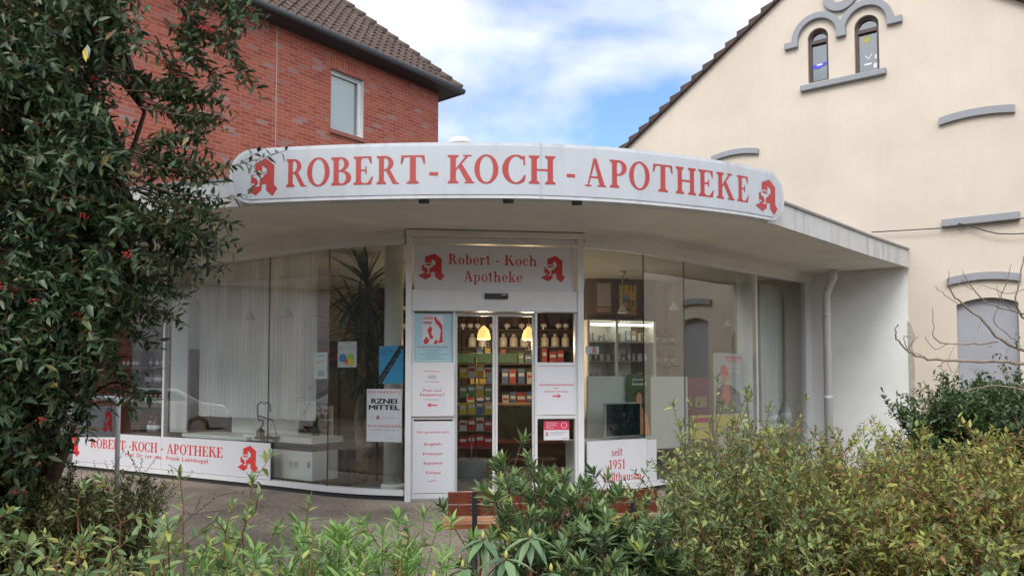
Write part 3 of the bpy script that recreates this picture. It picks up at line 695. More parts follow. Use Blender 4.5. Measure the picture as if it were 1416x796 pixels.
s.done()
s = Sheet('pale_flyer', 'small pale green leaflet beside the joint of the left glass', L2, 433.5, 452.5, 487, 523.5, -.02, mat('paper_mint', (.62, .70, .64)), cat='flyer')
s.rect(mat('mint_print', (.1, .35, .3)), .15, .86, .85, .90).rect(RED2, .2, .66, .85, .685).rect(RED2, .15, .60, .7, .62).ring(GREYTXT, .5, .36, .12, .03).rect(GREYTXT, .3, .1, .8, .3).done()

# ------------------------------------------------------------------ red brick house
BX = BRICK.rotz()
bh = thing('brick_house', 'red brick house with dark tiled hip roof standing behind the pharmacy', 'house', (BRICK.O.x, BRICK.O.y, 0), rz=BX)
def brick_mat():
    m = bpy.data.materials.new('red_brick'); m.use_nodes = True; nt = m.node_tree; b = nt.nodes['Principled BSDF']; L = nt.links.new
    t = nt.nodes.new('ShaderNodeTexCoord'); sp = nt.nodes.new('ShaderNodeSeparateXYZ'); L(t.outputs['Object'], sp.inputs[0])
    ad = nt.nodes.new('ShaderNodeMath'); ad.operation = 'ADD'; L(sp.outputs[0], ad.inputs[0]); L(sp.outputs[1], ad.inputs[1])
    cb = nt.nodes.new('ShaderNodeCombineXYZ'); L(ad.outputs[0], cb.inputs[0]); L(sp.outputs[2], cb.inputs[1])
    br = nt.nodes.new('ShaderNodeTexBrick'); L(cb.outputs[0], br.inputs['Vector']); br.inputs['Scale'].default_value = 1
    br.inputs['Brick Width'].default_value = .25; br.inputs['Row Height'].default_value = .0833; br.inputs['Mortar Size'].default_value = .0065; br.inputs['Mortar Smooth'].default_value = .3; br.inputs['Bias'].default_value = 0
    br.inputs['Color1'].default_value = (.0, 0, 0, 1); br.inputs['Color2'].default_value = (1, 1, 1, 1); br.inputs['Mortar'].default_value = (.5, .5, .5, 1)
    r = nt.nodes.new('ShaderNodeValToRGB'); cr = r.color_ramp; cr.interpolation = 'LINEAR'
    for p, c in ((.0, (.24, .050, .029)), (.35, (.30, .068, .038)), (.8, (.345, .088, .050)), (.93, (.27, .090, .066)), (1.0, (.27, .17, .155))):
        e = cr.elements.new(p) if p not in (0, 1) else cr.elements[0 if p == 0 else -1]; e.color = (*c, 1)
    L(br.outputs['Color'], r.inputs[0])
    n = nt.nodes.new('ShaderNodeTexNoise'); n.inputs['Scale'].default_value = .9; n.inputs['Detail'].default_value = 5; L(t.outputs['Object'], n.inputs[0])
    r2 = nt.nodes.new('ShaderNodeValToRGB'); r2.color_ramp.elements[0].color = (.82, .80, .80, 1); r2.color_ramp.elements[1].color = (1.12, 1.12, 1.12, 1); L(n.outputs[0], r2.inputs[0])
    mu = nt.nodes.new('ShaderNodeMix'); mu.data_type = 'RGBA'; mu.blend_type = 'MULTIPLY'; mu.inputs['Factor'].default_value = 1; L(r.outputs[0], mu.inputs['A']); L(r2.outputs[0], mu.inputs['B'])
    mx = nt.nodes.new('ShaderNodeMix'); mx.data_type = 'RGBA'; L(br.outputs['Fac'], mx.inputs['Factor']); L(mu.outputs['Result'], mx.inputs['A']); mx.inputs['B'].default_value = (.33, .19, .145, 1)
    L(mx.outputs['Result'], b.inputs['Base Color']); b.inputs['Roughness'].default_value = .85
    bp = nt.nodes.new('ShaderNodeBump'); bp.invert = True; bp.inputs['Strength'].default_value = .5; bp.inputs['Distance'].default_value = .01; L(br.outputs['Fac'], bp.inputs['Height']); L(bp.outputs[0], b.inputs['Normal'])
    return m
BRICKM = brick_mat()
BL = Frame((0, 0), (10.6, 0)); BLEN = 10.6
ZE = BRICK.pix(605, 122)[1]
wu0, wu1 = BRICK.u(457.5, 150), BRICK.u(502.5, 150); wz0, wz1 = BRICK.pix(480, 188)[1], BRICK.pix(480, 103)[1]
def wall_holes(mb, fr, outer, holes, depth, jm=None):
    mb.flat(cdt([outer], holes), fr.P, 0.0)
    if jm: mb.m(jm)
    for h in holes:
        for i in range(len(h)):
            a, b = h[i], h[(i + 1) % len(h)]; mb.face([fr.P(a[0], a[1], 0), fr.P(b[0], b[1], 0), fr.P(b[0], b[1], -depth), fr.P(a[0], a[1], -depth)])
JAMB = mat('window_reveal_white', (.70, .70, .67), .7)
m = MB().m(BRICKM)
wall_holes(m, BL, [(0, -.3), (BLEN, -.3), (BLEN, ZE), (0, ZE)], [[(wu0, wz0), (wu1, wz0), (wu1, wz1), (wu0, wz1)]], .3, JAMB)
m.m(BRICKM)
m.face([(BLEN, 0, -.3), (BLEN, 8, -.3), (BLEN, 8, ZE), (BLEN, 0, ZE)]); m.face([(0, 8, -.3), (0, 0, -.3), (0, 0, ZE), (0, 8, ZE)]); m.face([(BLEN, 8, -.3), (0, 8, -.3), (0, 8, ZE), (BLEN, 8, ZE)])
m.build('wall', None, bh, recalc=False)
def soldier_mat():
    m = BRICKM.copy(); m.name = 'soldier_brick'; nt = m.node_tree
    for n in nt.nodes:
        if n.type == 'TEX_BRICK': n.inputs['Brick Width'].default_value = .0833; n.inputs['Row Height'].default_value = .26; n.offset = 0
    return m
m = MB(); m.fbox(BL, wu0 - .15, wu1 + .15, wz1, wz1 + .25, -.05, .004); m.build('lintel', soldier_mat(), bh)
m = MB()
fw = .07
m.m(WHITE_FRAME)
for q in ((wu0, wu0 + fw, wz0 + .05, wz1), (wu1 - fw, wu1, wz0 + .05, wz1), (wu0 + fw, wu1 - fw, wz1 - fw, wz1), (wu0 + fw, wu1 - fw, wz0 + .05, wz0 + .05 + fw)): m.fbox(BL, *q, -.2, -.12)
wf = m.build('window_frame', None, bh)
m = MB(); m.fbox(BL, wu0 + fw, wu1 - fw, wz0 + .05 + fw, wz1 - fw, -.17, -.165); m.build('window_pane', glass('pale_glass', (.8, .85, .86), 1.6, .05), wf)
m = MB(); m.fbox(BL, wu0, wu1, wz0, wz1, -.32, -.26); m.build('roller_blind', mat('blind_grey', (.46, .50, .51), .8), wf)
m = MB(); m.fbox(BL, wu0 - .03, wu1 + .03, wz0 - .05, wz0 + .045, -.2, .05); m.build('window_sill', mat('sill_brick', (.25, .09, .06), .7), bh)
ju = BRICK.u(382, 120); m = MB(); m.fbox(BL, ju - .008, ju + .008, 2.5, ZE, -.02, .004); m.build('expansion_joint', mat('joint_grey', (.42, .33, .29)), bh)
# roof: rows of pantiles on a 45 degree slope, hipped on the right
TILE = mat('brown_tile', (.075, .047, .036), .7, noise=.45, nscale=3.5, bump=.3, bscale=30)
OV = .42
m = MB().m(TILE); rowh = .30; rows = 17; tw = .22; npt = 6; SL = 1 / math.sqrt(2)
rrr = random.Random(7)
for j in range(rows):
    w0, w1 = j * rowh, (j + 1) * rowh + .03
    run = w0 * SL; x1 = BLEN + OV - run; x0 = -1.0
    n = int((x1 - x0) / tw * npt); top, bot = [], []
    for i in range(n + 1):
        x = x0 + i * tw / npt; ph_ = (i % npt) / npt; prof = .028 * math.sin(2 * math.pi * ph_) + .018 * math.sin(4 * math.pi * ph_)
        jit = rrr.uniform(-.004, .004)
        def pt(w, h): return (x, -OV + w * SL - h * SL, ZE - .02 + w * SL + h * SL)
        bot.append((pt(w0, prof + .045 + jit), pt(w0, prof + .0))); top.append(pt(w1, prof))
    for i in range(n):
        m.face([bot[i][0], bot[i + 1][0], top[i + 1], top[i]], True); m.face([bot[i][1], bot[i + 1][1], bot[i + 1][0], bot[i][0]])
rf = m.build('roof', None, bh, recalc=False)
m = MB().m(TILE)   # the other slopes as plain tiled planes
rd = rows * rowh * SL
A = (BLEN + OV, -OV, ZE - .05); B = (BLEN + OV - rd, -OV + rd, ZE - .05 + rd); C_ = (BLEN + OV, 8 + OV, ZE - .05); Dd = (BLEN + OV - rd, 8 + OV - rd, ZE - .05 + rd)
m.face([A, C_, Dd, B]); m.face([B, Dd, (-1, 8 + OV - rd, ZE - .05 + rd), (-1, -OV + rd, ZE - .05 + rd)]); m.face([C_, (-1, 8 + OV, ZE - .05), (-1, 8 + OV - rd, ZE - .05 + rd), Dd])
m.build('roof_slope', None, rf, recalc=False)
m = MB().m(mat('hip_tile', (.095, .065, .05), .8, noise=.4, nscale=5)); k = 18
for i in range(k):
    a = i / k; b = (i + 1.18) / k
    pa = Vector(A) + (Vector(B) - Vector(A)) * a + Vector((0, 0, .06)); pb = Vector(A) + (Vector(B) - Vector(A)) * min(1, b) + Vector((0, 0, .035))
    m.tube([pa, pb], .125, 8, True, .10)
m.build('hip_tiles', None, rf)
m = MB(); m.box(-1, BLEN + OV - .02, -OV + .02, .0, ZE - .12, ZE - .06); m.box(BLEN, BLEN + OV - .02, 0.01, 8, ZE - .12, ZE - .06); m.build('eaves_soffit', mat('dark_eaves', (.035, .036, .04), .7), bh)
m = MB(); m.tube([(-1, -OV - .04, ZE - .06), (BLEN + OV + .06, -OV - .04, ZE - .06)], .075, 10); m.tube([(BLEN + OV + .03, -OV - .04, ZE - .06), (BLEN + OV + .03, 8, ZE - .06)], .075, 10); m.build('gutter', mat('gutter_zinc', (.05, .055, .06), .5, metal=.3), bh)

# ------------------------------------------------------------------ cream gable house
CX_ = CREAM.rotz()
ch = thing('gable_house', 'cream rendered gable house with grey trim and twin arched attic windows', 'house', (CREAM.O.x, CREAM.O.y, 0), rz=CX_)
CL = Frame((0, 0), (15, 0))
CREAMM = mat('cream_render', (.575, .50, .41), .92, noise=.075, nscale=.9, bump=.35, bscale=55, stain=((.46, .39, .32), .13))
TRIM = mat('grey_trim', (.25, .26, .275), .7, noise=.06)
cp = CREAM.pix
vx = [(cp(868, 205)), (cp(1080, 0))]; slope = (vx[1][1] - vx[0][1]) / (vx[1][0] - vx[0][0])
AU = cp(1163, 60)[0]; AZ = vx[0][1] + slope * (AU - vx[0][0]); ZEV = 3.6; UE0 = AU - (AZ - ZEV) / slope; UE1 = AU + (AZ - ZEV) / slope
def arch_hole(x0, x1, yb, yt):
    xm = (x0 + x1) / 2; a, b = cp(x0, (yb + yt) / 2)[0], cp(x1, (yb + yt) / 2)[0]; r = (b - a) / 2; zb, zt = cp(xm, yb)[1], cp(xm, yt)[1]; c = (a + b) / 2
    return (a, b, zb, zt, c, r, [(a, zb), (b, zb)] + [(c + r * math.cos(rad(t)), zt - r + r * math.sin(rad(t))) for t in range(0, 181, 12)])
H1, H2 = arch_hole(1117, 1145.5, 113, 39), arch_hole(1181.5, 1215.5, 101, 21)
# blind window on the ground floor
bw0, bw1 = cp(1324, 480)[0], cp(1410, 480)[0]; bz0, bz1, brise = .55, cp(1367, 411)[1], .09
def seg_arch(u0, u1, zs, rise, n=12): return [(u0 + (u1 - u0) * k / n, zs + rise * (1 - (2 * k / n - 1) ** 2)) for k in range(n, -1, -1)]
BWH = [(bw0, bz0), (bw1, bz0)] + seg_arch(bw0, bw1, bz1 - brise, brise)
m = MB().m(CREAMM)
wall_holes(m, CL, [(UE0, -.4), (UE1, -.4), (UE1, ZEV), (AU, AZ), (UE0, ZEV)], [H1[6], H2[6], BWH], .16)
for u in (UE0, UE1): m.face([CL.P(u, -.4, 0), CL.P(u, -.4, -9), CL.P(u, ZEV, -9), CL.P(u, ZEV, 0)])
m.build('wall', None, ch, recalc=False)
m = MB(); m.fbox(CL, bw0 - .05, bw1 + .05, bz0 - .05, bz1 + .05, -.2, -.11); m.build('blind_window', mat('blind_window_grey', (.30, .31, .335), .8, noise=.05, nscale=3), ch)
# white painted strip of the wall under the canopy, 4 mm proud
wl1 = cp(1257, 480)[0]; wl0 = CREAM.u(1120, 480)
rng = random.Random(5); edge = [(wl1 + rng.uniform(-.012, .012) + (.035 if abs(z - 2.1) < .12 else 0), z) for z in np.linspace(-.1, 3.25, 28)]
m = MB(); m.flat(cdt([[(wl0 - .6, -.1)] + edge + [(wl0 - .6, 3.25)]]), CL.P, .004); m.build('white_wall_paint', RENDER_WHITE, ch, recalc=False)
rngs = random.Random(8); pe = [(wl1 - .015, 1.15), (wl1 + .06, 1.2), (wl1 + .08, 1.6), (wl1 + .05, 1.95), (wl1 + .09, 2.1), (wl1 + .03, 2.3), (wl1 - .015, 2.35)]
m = MB(); m.flat(cdt([pe]), CL.P, .007); m.build('paint_patch', mat('bare_render', (.36, .33, .28), .9, noise=.15, nscale=15), ch, recalc=False)
# windows
BROWN = mat('brown_frame', (.06, .03, .022), .45)
for (a, b, zb, zt, c, r, poly), k in ((H1, 0), (H2, 1)):
    m = MB().m(BROWN); t = .045; ia, ib, ir = a + t, b - t, r - t
    inner = [(ia, zb + t), (ib, zb + t)] + [(c + ir * math.cos(rad(q)), zt - r + ir * math.sin(rad(q))) for q in range(0, 181, 12)]
    tr = cdt([poly], [inner])
    m.flat(tr, CL.P, -.08); 
    for h in (inner,):
        for i in range(len(h)):
            p0, p1 = h[i], h[(i + 1) % len(h)]; m.face([CL.P(*p0, -.08), CL.P(*p1, -.08), CL.P(*p1, -.14), CL.P(*p0, -.14)])
    zbar = zt - r * 1.25; m.fbox(CL, ia, ib, zbar - .03, zbar + .03, -.12, -.065)
    wf = m.build('window', None, ch, recalc=False)
    m = MB(); m.fbox(CL, a - .01, b + .01, zb, zt + .01, -.128, -.12); m.build('window_pane', glass('attic_glass', (.55, .56, .56), 2.2, .05), wf)
    m = MB(); m.fbox(CL, a - .02, b + .02, zb - .02, zt + .02, -.4, -.36); m.build('net_curtain', mat('net_curtain', (.42, .41, .39), .9, noise=.2, nscale=6), wf)
    m = MB()
    if k == 0:
        m.m(mat('deco_blue', (.05, .07, .55))); m.flat(cdt([[(c - .14, zb + .34), (c + .12, zb + .36), (c + .1, zb + .30), (c - .02, zb + .26), (c - .13, zb + .28)]]), CL.P, -.118)
        m.m(PAPER); m.flat(cdt([rc(c - .05, zb + .315, c + .04, zb + .345)]), CL.P, -.1175)
    else:
        m.m(mat('deco_yellow', (.34, .33, .10))); m.flat(cdt([dot(c - .02, zb + .60, .065)]), CL.P, -.118)
        m.build('window_picture', None, wf, recalc=False); m = MB()
        m.m(PAPER); m.flat(cdt([rc(c - .06, zb + .17, c + .05, zb + .2), rc(c + .1, zb + .25, c + .15, zb + .32), rc(c + .08, zb + .1, c + .15, zb + .18), [(c - .05, zb + .33), (c - .04, zb + .34), (c + .01, zb + .27), (c, zb + .265)], [(c + .05, zb + .35), (c + .06, zb + .34), (c + .01, zb + .265), (c + .0, zb + .275)]]), CL.P, -.118)
    m.build('window_picture', None, wf, recalc=False)
sz = [cp(1108, 121), cp(1226, 97)]
zs = min(H1[2], H2[2])
m = MB(); m.fbox(CL, sz[0][0], sz[1][0], zs - .1, zs - .005, -.15, .09); m.build('window_sill', TRIM, ch, bevel=.008)
# double arch moulding with feet and a round rosette above
def extr(mb, polys, d0, d1):
    v, f = cdt(polys); mb.flat((v, f), CL.P, d1)
    from collections import Counter
    e = Counter(); 
    for t_ in f:
        for i in range(len(t_)): e[(t_[i], t_[(i + 1) % len(t_)])] += 1
    for (i, j), n_ in e.items():
        if (j, i) not in e: mb.face([CL.P(*v[i], d1), CL.P(*v[j], d1), CL.P(*v[j], d0), CL.P(*v[i], d0)])
m = MB(); c1, c2 = H1[4], H2[4]; zc = (H1[3] - H1[5] + H2[3] - H2[5]) / 2; ro = (c2 - c1) / 2 + .035; th = .10
extr(m, [arc(c1, zc, ro, ro, th, th, 0, 180, 20), arc(c2, zc, ro, ro, th, th, 0, 180, 20), rc(c1 - ro - .12, zc - .09, c1 - ro + th, zc + .01), rc((c1 + c2) / 2 - .075, zc - .09, (c1 + c2) / 2 + .075, zc + .02), rc(c2 + ro - th, zc - .09, c2 + ro + .12, zc + .01)], 0, .08)
m.build('arch_moulding', TRIM, ch, recalc=False)
m = MB(); extr(m, [arc((c1 + c2) / 2, zc + ro + .20, .27, .27, .14, .14, 0, 355, 30)], 0, .07); m.build('rosette_ring', TRIM, ch, recalc=False)
def lint(x0, y0, x1, y1, ym, hpx):
    a, b = cp(x0, y0), cp(x1, y1); mdl = cp((x0 + x1) / 2, ym); h = cp((x0 + x1) / 2, ym - hpx)[1] - mdl[1]; zm = (a[1] + b[1]) / 2; rise = max(0, mdl[1] - zm)
    up = seg_arch(a[0], b[0], zm, rise); return up[::-1] + [(u, z + h) for u, z in up]
for q in ((1299, 174, 1404, 157, 161, 10), (985, 222, 1050, 216, 214.5, 7), (1310, 396, 1412, 388, 386.5, 10)):
    m = MB(); extr(m, [lint(*q)], 0, .07); m.build('curved_lintel', TRIM, ch, recalc=False)
a, b = cp(1303, 315), cp(1411, 303); m = MB(); m.fbox(CL, a[0], b[0], (a[1] + b[1]) / 2, (a[1] + b[1]) / 2 + .11, .0, .09); m.build('ledge', TRIM, ch, bevel=.006)
# verge tiles and roof
m = MB().m(mat('verge_tile', (.06, .035, .03), .7, noise=.3, nscale=5))
nt_ = 34
for sgn in (-1, 1):
    for i in range(nt_):
        t0, t1 = i / nt_, (i + 1.12) / nt_; base = UE0 if sgn < 0 else UE1
        u0, z0 = base + (AU - base) * t0, ZEV + (AZ - ZEV) * t0; u1, z1 = base + (AU - base) * t1, ZEV + (AZ - ZEV) * t1
        P_ = CL.P; q = [P_(u0, z0 + .0, .1), P_(u1, z1 + .0, .1), P_(u1, z1 + .0, -9), P_(u0, z0 + .0, -9), P_(u0, z0 + .13, .1), P_(u1, z1 + .04, .1), P_(u1, z1 + .04, -9), P_(u0, z0 + .13, -9)]
        m.hexa(q)
m.build('roof', None, ch)
# cables across the wall
for nm, lab, pts in (('wall_cable', 'dark cable strung from the canopy roof across the cream wall', [(1205, 321), (1240, 319), (1275, 317), (1310, 315), (1345, 311), (1380, 306), (1430, 300)]),
                     ('wall_cable', 'second dark cable drooping below the straight grey ledge', [(1325, 309), (1345, 313), (1362, 319), (1380, 323), (1400, 323.5), (1430, 322)])):
    m = MB(); m.tube([CREAM.P(*cp(x, y, .1), .1) for x, y in pts], .009, 6); tag(m.build(nm, mat('cable_black', (.03, .025, .025), .6)), lab, 'cable')
# downpipe
dp = at(1144, 480, 12.35)
m = MB().m(mat('pipe_white', (.66, .67, .66), .5, noise=.05)); x, y = dp.x, dp.y
m.tube([(x + .08, y - .10, SOF), (x + .08, y - .10, SOF - .12), (x, y, SOF - .38), (x, y, 0)], .062, 12)
for z in (2.45, 1.1): m.tube([(x, y, z), (x, y, z + .07)], .070, 12)
tag(m.build('downpipe', None), 'white rain pipe in the corner beside the white wall', 'pipe')
# small vent dome on the flat roof
vp = at(635.5, 198, 9.4); m = MB().m(mat('vent_white', (.72, .73, .74), .5)); m.lathe([(.10, SOF + .2), (.10, vp.z - .04), (.15, vp.z - .03), (.15, vp.z - .0), (.12, vp.z + .05), (.0, vp.z + .07)], (vp.x, vp.y, 0), 16)
tag(m.build('roof_vent'), 'small white domed vent poking up behind the roof sign', 'vent')
# ------------------------------------------------------------------ inside the shop
WALLIN = mat('inner_wall', (.50, .49, .46), .9); BEIGE = mat('beige_wall', (.36, .30, .24), .9); DWOOD = mat('dark_wood', (.045, .028, .02), .5, noise=.3, nscale=4)
MWOOD = mat('brown_wood', (.13, .075, .045), .5, noise=.3, nscale=5); INW = mat('furniture_white', (.66, .67, .66), .4)
room = [(-7.3, 12.5), (-5.03, 11.2), (-3.15, 10.08), (-2.2, 9.48), (-1.25, 9.14), (.85, 9.4), (1.6, 9.9), (2.25, 10.5), (3.7, 11.8), (4.9, 12.75), (2.95, 14.15), (2.95, 14.3), (-3.9, 14.3), (-5.9, 14.3)]
m = MB(); m.prism(room, .0, FLOOR); m.build('floor_slab', mat('shop_floor', (.10, .095, .09), .45, noise=.12, nscale=2), ph)
m = MB(); m.prism(room, 3.13, 3.16); m.build('inner_ceiling', mat('shop_ceiling', (.55, .55, .53), .9), ph)
def wallseg(a, b, th, z0, z1, mt, name='inner_wall'):
    fr = Frame(a, b); m = MB(); m.fbox(fr, 0, fr.L, z0, z1, -th, 0); return m.build(name, mt, ph)
wallseg((-6.0, 14.2), (2.9, 14.2), .08, FLOOR, 3.13, BEIGE); wallseg((-7.3, 12.62), (-6.0, 14.2), .08, FLOOR, 3.13, WALLIN)
wallseg((2.9, 14.08), (4.86, 12.68), .06, FLOOR, 3.13, BEIGE)
wallseg((1.25, 12.75), (2.45, 12.95), .08, FLOOR, 3.13, mat('brown_wall', (.16, .12, .10), .9))

def jar(name, label, cat, body, r, h, group, lid=None, lab=True):
    t = thing(name, label, cat, (0, 0, -50), group)
    m = MB(); m.lathe([(r * .94, 0), (r, .01), (r, h * .62), (r * .8, h * .74), (r * .42, h * .8), (r * .42, h * .9)], n=12); m.build('body', body, t)
    if lab: m = MB(); m.lathe([(r * 1.01, h * .18), (r * 1.01, h * .5)], n=12); m.build('paper_label', PAPER, t)
    m = MB(); m.lathe([(r * .5, h * .88), (r * .5, h * .96), (r * .3, h)], n=10); m.build('stopper', lid or body, t)
    return t
AMBER = mat('amber_glass', (.10, .035, .012), .12, spec=.8); CLEAR = mat('clear_bottle', (.33, .37, .36), .1, spec=.8); CERAM = mat('ceramic', (.62, .60, .54), .3)
# wall of shelves behind the counter
t = world_thing('apothecary_shelf', 'dark wooden wall of shelves with jars seen through the sliding doors', 'shelf', (-.3, 14.1, FLOOR))
X0, X1, YF, YB = -2.35, 1.15, 13.75, 14.15; zs = [.5, .95, 1.35, 1.72, 2.02, 2.34, 2.66, 2.98]
m = MB(); m.box(X0, X1, YB - .02, YB, FLOOR, 3.05); m.build('back_board', DWOOD, t)
for z in zs: m = MB(); m.box(X0 + .02, X1 - .02, YF, YB - .02, z - .025, z); m.build('shelf_board', DWOOD, t)
for k in range(6): x = X0 + (X1 - X0) * k / 5; m = MB(); m.box(x - .015, x + .015, YF - .005, YB - .02, FLOOR, 3.05); m.build('upright', DWOOD, t)
GREENB = mat('green_board', (.03, .14, .06), .5)
m = MB(); m.box(-1.45, .1, YF - .03, YF - .01, 1.73, 1.90); m.build('header_board', GREENB, t)
j1 = jar('apothecary_jar', 'amber glass jar with paper label on the dark shelves behind the sliding doors', 'jar', AMBER, .055, .2, 'amber jars on the wall shelves')
j2 = jar('ceramic_jar', 'cream ceramic jar standing on the dark shelves behind the sliding doors', 'jar', CERAM, .075, .24, 'ceramic jars on the wall shelves', lab=False)
rr = random.Random(3); first = {1: True, 2: True}
def put(proto, key, x, y, z, label=None):
    if first.get(key, True): proto.location = (x, y, z); first[key] = False; return proto
    return dup(proto, (x, y, z), label=label)
for zi, kind, step in ((4, 2, .19), (5, 1, .135), (6, 1, .135)):
    x = X0 + .1
    while x < X1 - .08:
        if rr.random() < .9 and abs(((x - X0) / ((X1 - X0) / 5)) % 1 - .0) > .07: put(j1 if kind == 1 else j2, kind, x, YF + .1, zs[zi])
        x += step
k_ = 0
for zi in (0, 1, 2, 3):
    x = -.95
    while x < X1 - .2:
        cn = rr.choice(('red', 'white', 'yellow', 'green', 'blue', 'white')); w_, h_ = rr.uniform(.09, .16), rr.uniform(.16, .28)
        if abs(((x + w_ / 2 - X0) / ((X1 - X0) / 5)) % 1 - .5) < .38:
            m = MB().m(mat('package_' + cn, {'red': (.40, .03, .03), 'white': (.55, .55, .55), 'yellow': (.58, .40, .04), 'green': (.12, .26, .10), 'blue': (.06, .12, .28)}[cn], .45)); m.box(0, w_, 0, .1, 0, h_); m.m(PAPER if cn != 'white' else RED); m.face([(.012, -.002, h_ * .5), (w_ - .012, -.002, h_ * .5), (w_ - .012, -.002, h_ * .72), (.012, -.002, h_ * .72)])
            o = m.build('medicine_pack'); o.location = (x, YF + .04, zs[zi]); tag(o, '%s medicine pack in the mixed rows on the dark wall shelves behind the sliding doors' % cn, 'package', '%s medicine packs on the dark wall shelves' % cn)
        x += w_ + rr.uniform(.01, .05)
# warm strip on top of the shelves and two lit pendants
WARM = emit('warm_glow', (1.0, .50, .16), .95)
m = MB(); m.box(-1.25, .9, YF + .05, YF + .09, 3.0, 3.03); tag(m.build('shelf_light', emit('shelf_glow', (1.0, .62, .3), 3.0)), 'warm strip light glowing above the top row of jars', 'lamp')
PEND = mat('lamp_cord', (.05, .05, .05), .5)
def pendant(x, y_px, Y, label):
    p = at(x, y_px, Y); t = thing('pendant_lamp', label, 'lamp', p, 'lit pendant lamps above the counter')
    m = MB(); m.lathe([(.105, -.10), (.10, -.03), (.075, .05), (.035, .09), (.02, .11)], n=18); m.build('lamp_shade', WARM, t)
    m = MB(); m.tube([(0, 0, .11), (0, 0, 3.13 - p.z)], .006, 6); m.build('cord', PEND, t)
    l = bpy.data.lights.new('pendant_light', 'POINT'); l.energy = 24; l.color = (1, .72, .42); l.shadow_soft_size = .08
    lo = bpy.data.objects.new('pendant_light', l); COL.objects.link(lo); lo.parent = t; lo.location = (0, 0, -.18); return t
pendant(669, 460, 11.9, 'glowing pendant lamp seen through the left sliding door'); pendant(731, 461, 11.9, 'glowing pendant lamp seen at the right edge of the right sliding door')
# counter
t = world_thing('shop_counter', 'dark shop counter deep inside behind the sliding doors', 'counter', (-.2, 12.4, FLOOR))
m = MB(); m.box(-1.0, .95, 12.1, 12.75, FLOOR, 1.0); m.build('front_panel', DWOOD, t, bevel=.01)
m = MB(); m.box(-1.05, 1.0, 12.05, 12.8, 1.001, 1.04); m.build('counter_top', MWOOD, t, bevel=.006)
m = MB(); m.box(-.9, .9, 12.09, 12.098, .42, .48); m.build('rail', mat('counter_rail', (.20, .07, .05), .4), t)
# product rack with packages just inside the left door leaf
t = world_thing('product_rack', 'slim wire rack of colourful packages behind the left sliding door', 'rack', (-.6, 11, FLOOR))
a, b = at(633, 520, 11), at(681, 520, 11); rx0, rx1 = a.x, b.x; rzs = [at(650, y, 11).z for y in (618, 595, 572, 548, 522)]
WIRE = mat('wire_grey', (.22, .22, .23), .4, metal=.6)
m = MB(); m.tube([((rx0 + rx1) / 2, 11.12, FLOOR), ((rx0 + rx1) / 2, 11.12, rzs[4] + .3)], .018, 8); m.build('post', WIRE, t)
for z in rzs: m = MB(); m.box(rx0, rx1, 10.95, 11.1, z - .012, z); m.build('shelf', WIRE, t)
m = MB(); m.lathe([(.22, FLOOR), (.22, FLOOR + .03)], ((rx0 + rx1) / 2, 11.12, 0), 16); m.build('foot', WIRE, t)
PC = {'red': (.40, .03, .03), 'white': (.55, .55, .55), 'yellow': (.58, .40, .04), 'green': (.12, .26, .10), 'blue': (.06, .12, .28)}
rows_ = (('red', 'red', 'red', 'red'), ('white', 'red', 'white', 'red'), ('yellow', 'yellow', 'blue', 'yellow'), ('green', 'green', 'yellow', 'green'), ('yellow', 'white', 'yellow', 'white'))
posn = ('bottom', 'second lowest', 'middle', 'second highest', 'top')
for j, row in enumerate(rows_):
    for i, c in enumerate(row):
        x = rx0 + .03 + (rx1 - rx0 - .02) * i / 4; w = (rx1 - rx0) / 4 - .02; h = .15 + .04 * ((i * 7 + j * 3) % 3) / 2
        o = thing('product_box', '%s packages on the %s shelf of the wire rack' % (c, posn[j]) if row.count(c) > 1 else '%s package among others on the %s shelf of the wire rack' % (c, posn[j]), 'package', (x, 10.97, rzs[j]), '%s packages on the %s rack shelf' % (c, posn[j]))
        if row.count(c) > 1: o['label'] = 'one of the %s packages on the %s shelf of the wire rack' % (c, posn[j])
        m = MB().m(mat('package_' + c, PC[c], .45)); m.box(0, w, 0, .05, 0, h); m.m(PAPER if c != 'white' else MATS['package_red'] if 'package_red' in MATS else RED); m.face([(.008, -.002, h * .55), (w - .008, -.002, h * .55), (w - .008, -.002, h * .8), (.008, -.002, h * .8)])
        m.build('carton', None, o)
# round grey bin
p = at(652, 650, 10.4); t = thing('display_tub', 'round grey tub on wheels standing behind the left sliding door', 'tub', (p.x, 10.4, FLOOR))
m = MB(); m.lathe([(.19, .04), (.20, .06), (.215, .30), (.20, .30), (.19, .1)], n=20); m.build('tub', mat('tub_grey', (.20, .22, .23), .5), t)
for k in range(4): m = MB(); m.lathe([(.02, 0), (.02, .04)], (.15 * math.cos(k * 1.57 + .7), .15 * math.sin(k * 1.57 + .7), 0), 8); m.build('wheel', BLACK, t)
m = MB(); m.tube([(0, 0, .1), (0, 0, .62)], .01, 6); m.build('stem', WIRE, t)

# ---- left window
INL = Frame((-5.03, 11.13), (-3.15, 10.0))
t = world_thing('window_ledge', 'white display ledge running inside the left shop window', 'ledge', tuple(INL.P(.9, FLOOR, -.3)))
m = MB(); m.fbox(INL, .22, 1.62, .60, .645, -.62, -.08); m.build('ledge_top', INW, t); m = MB(); m.fbox(INL, .26, 1.58, FLOOR, .599, -.60, -.1); m.build('ledge_front', INW, t)
m = MB(); m.fbox(INL, .62, 2.0, .646, .98, -.66, -.63); m.build('ledge_back', INW, t)
m = MB(); u0 = INL.u(239, 500, -.25); u1 = INL.u(262, 500, -.25); m.fbox(INL, u0, u1, .646, 2.62, -.40, -.22); tag(m.build('window_pier', INW), 'narrow white upright panel inside the left window beside the mullion', 'panel')
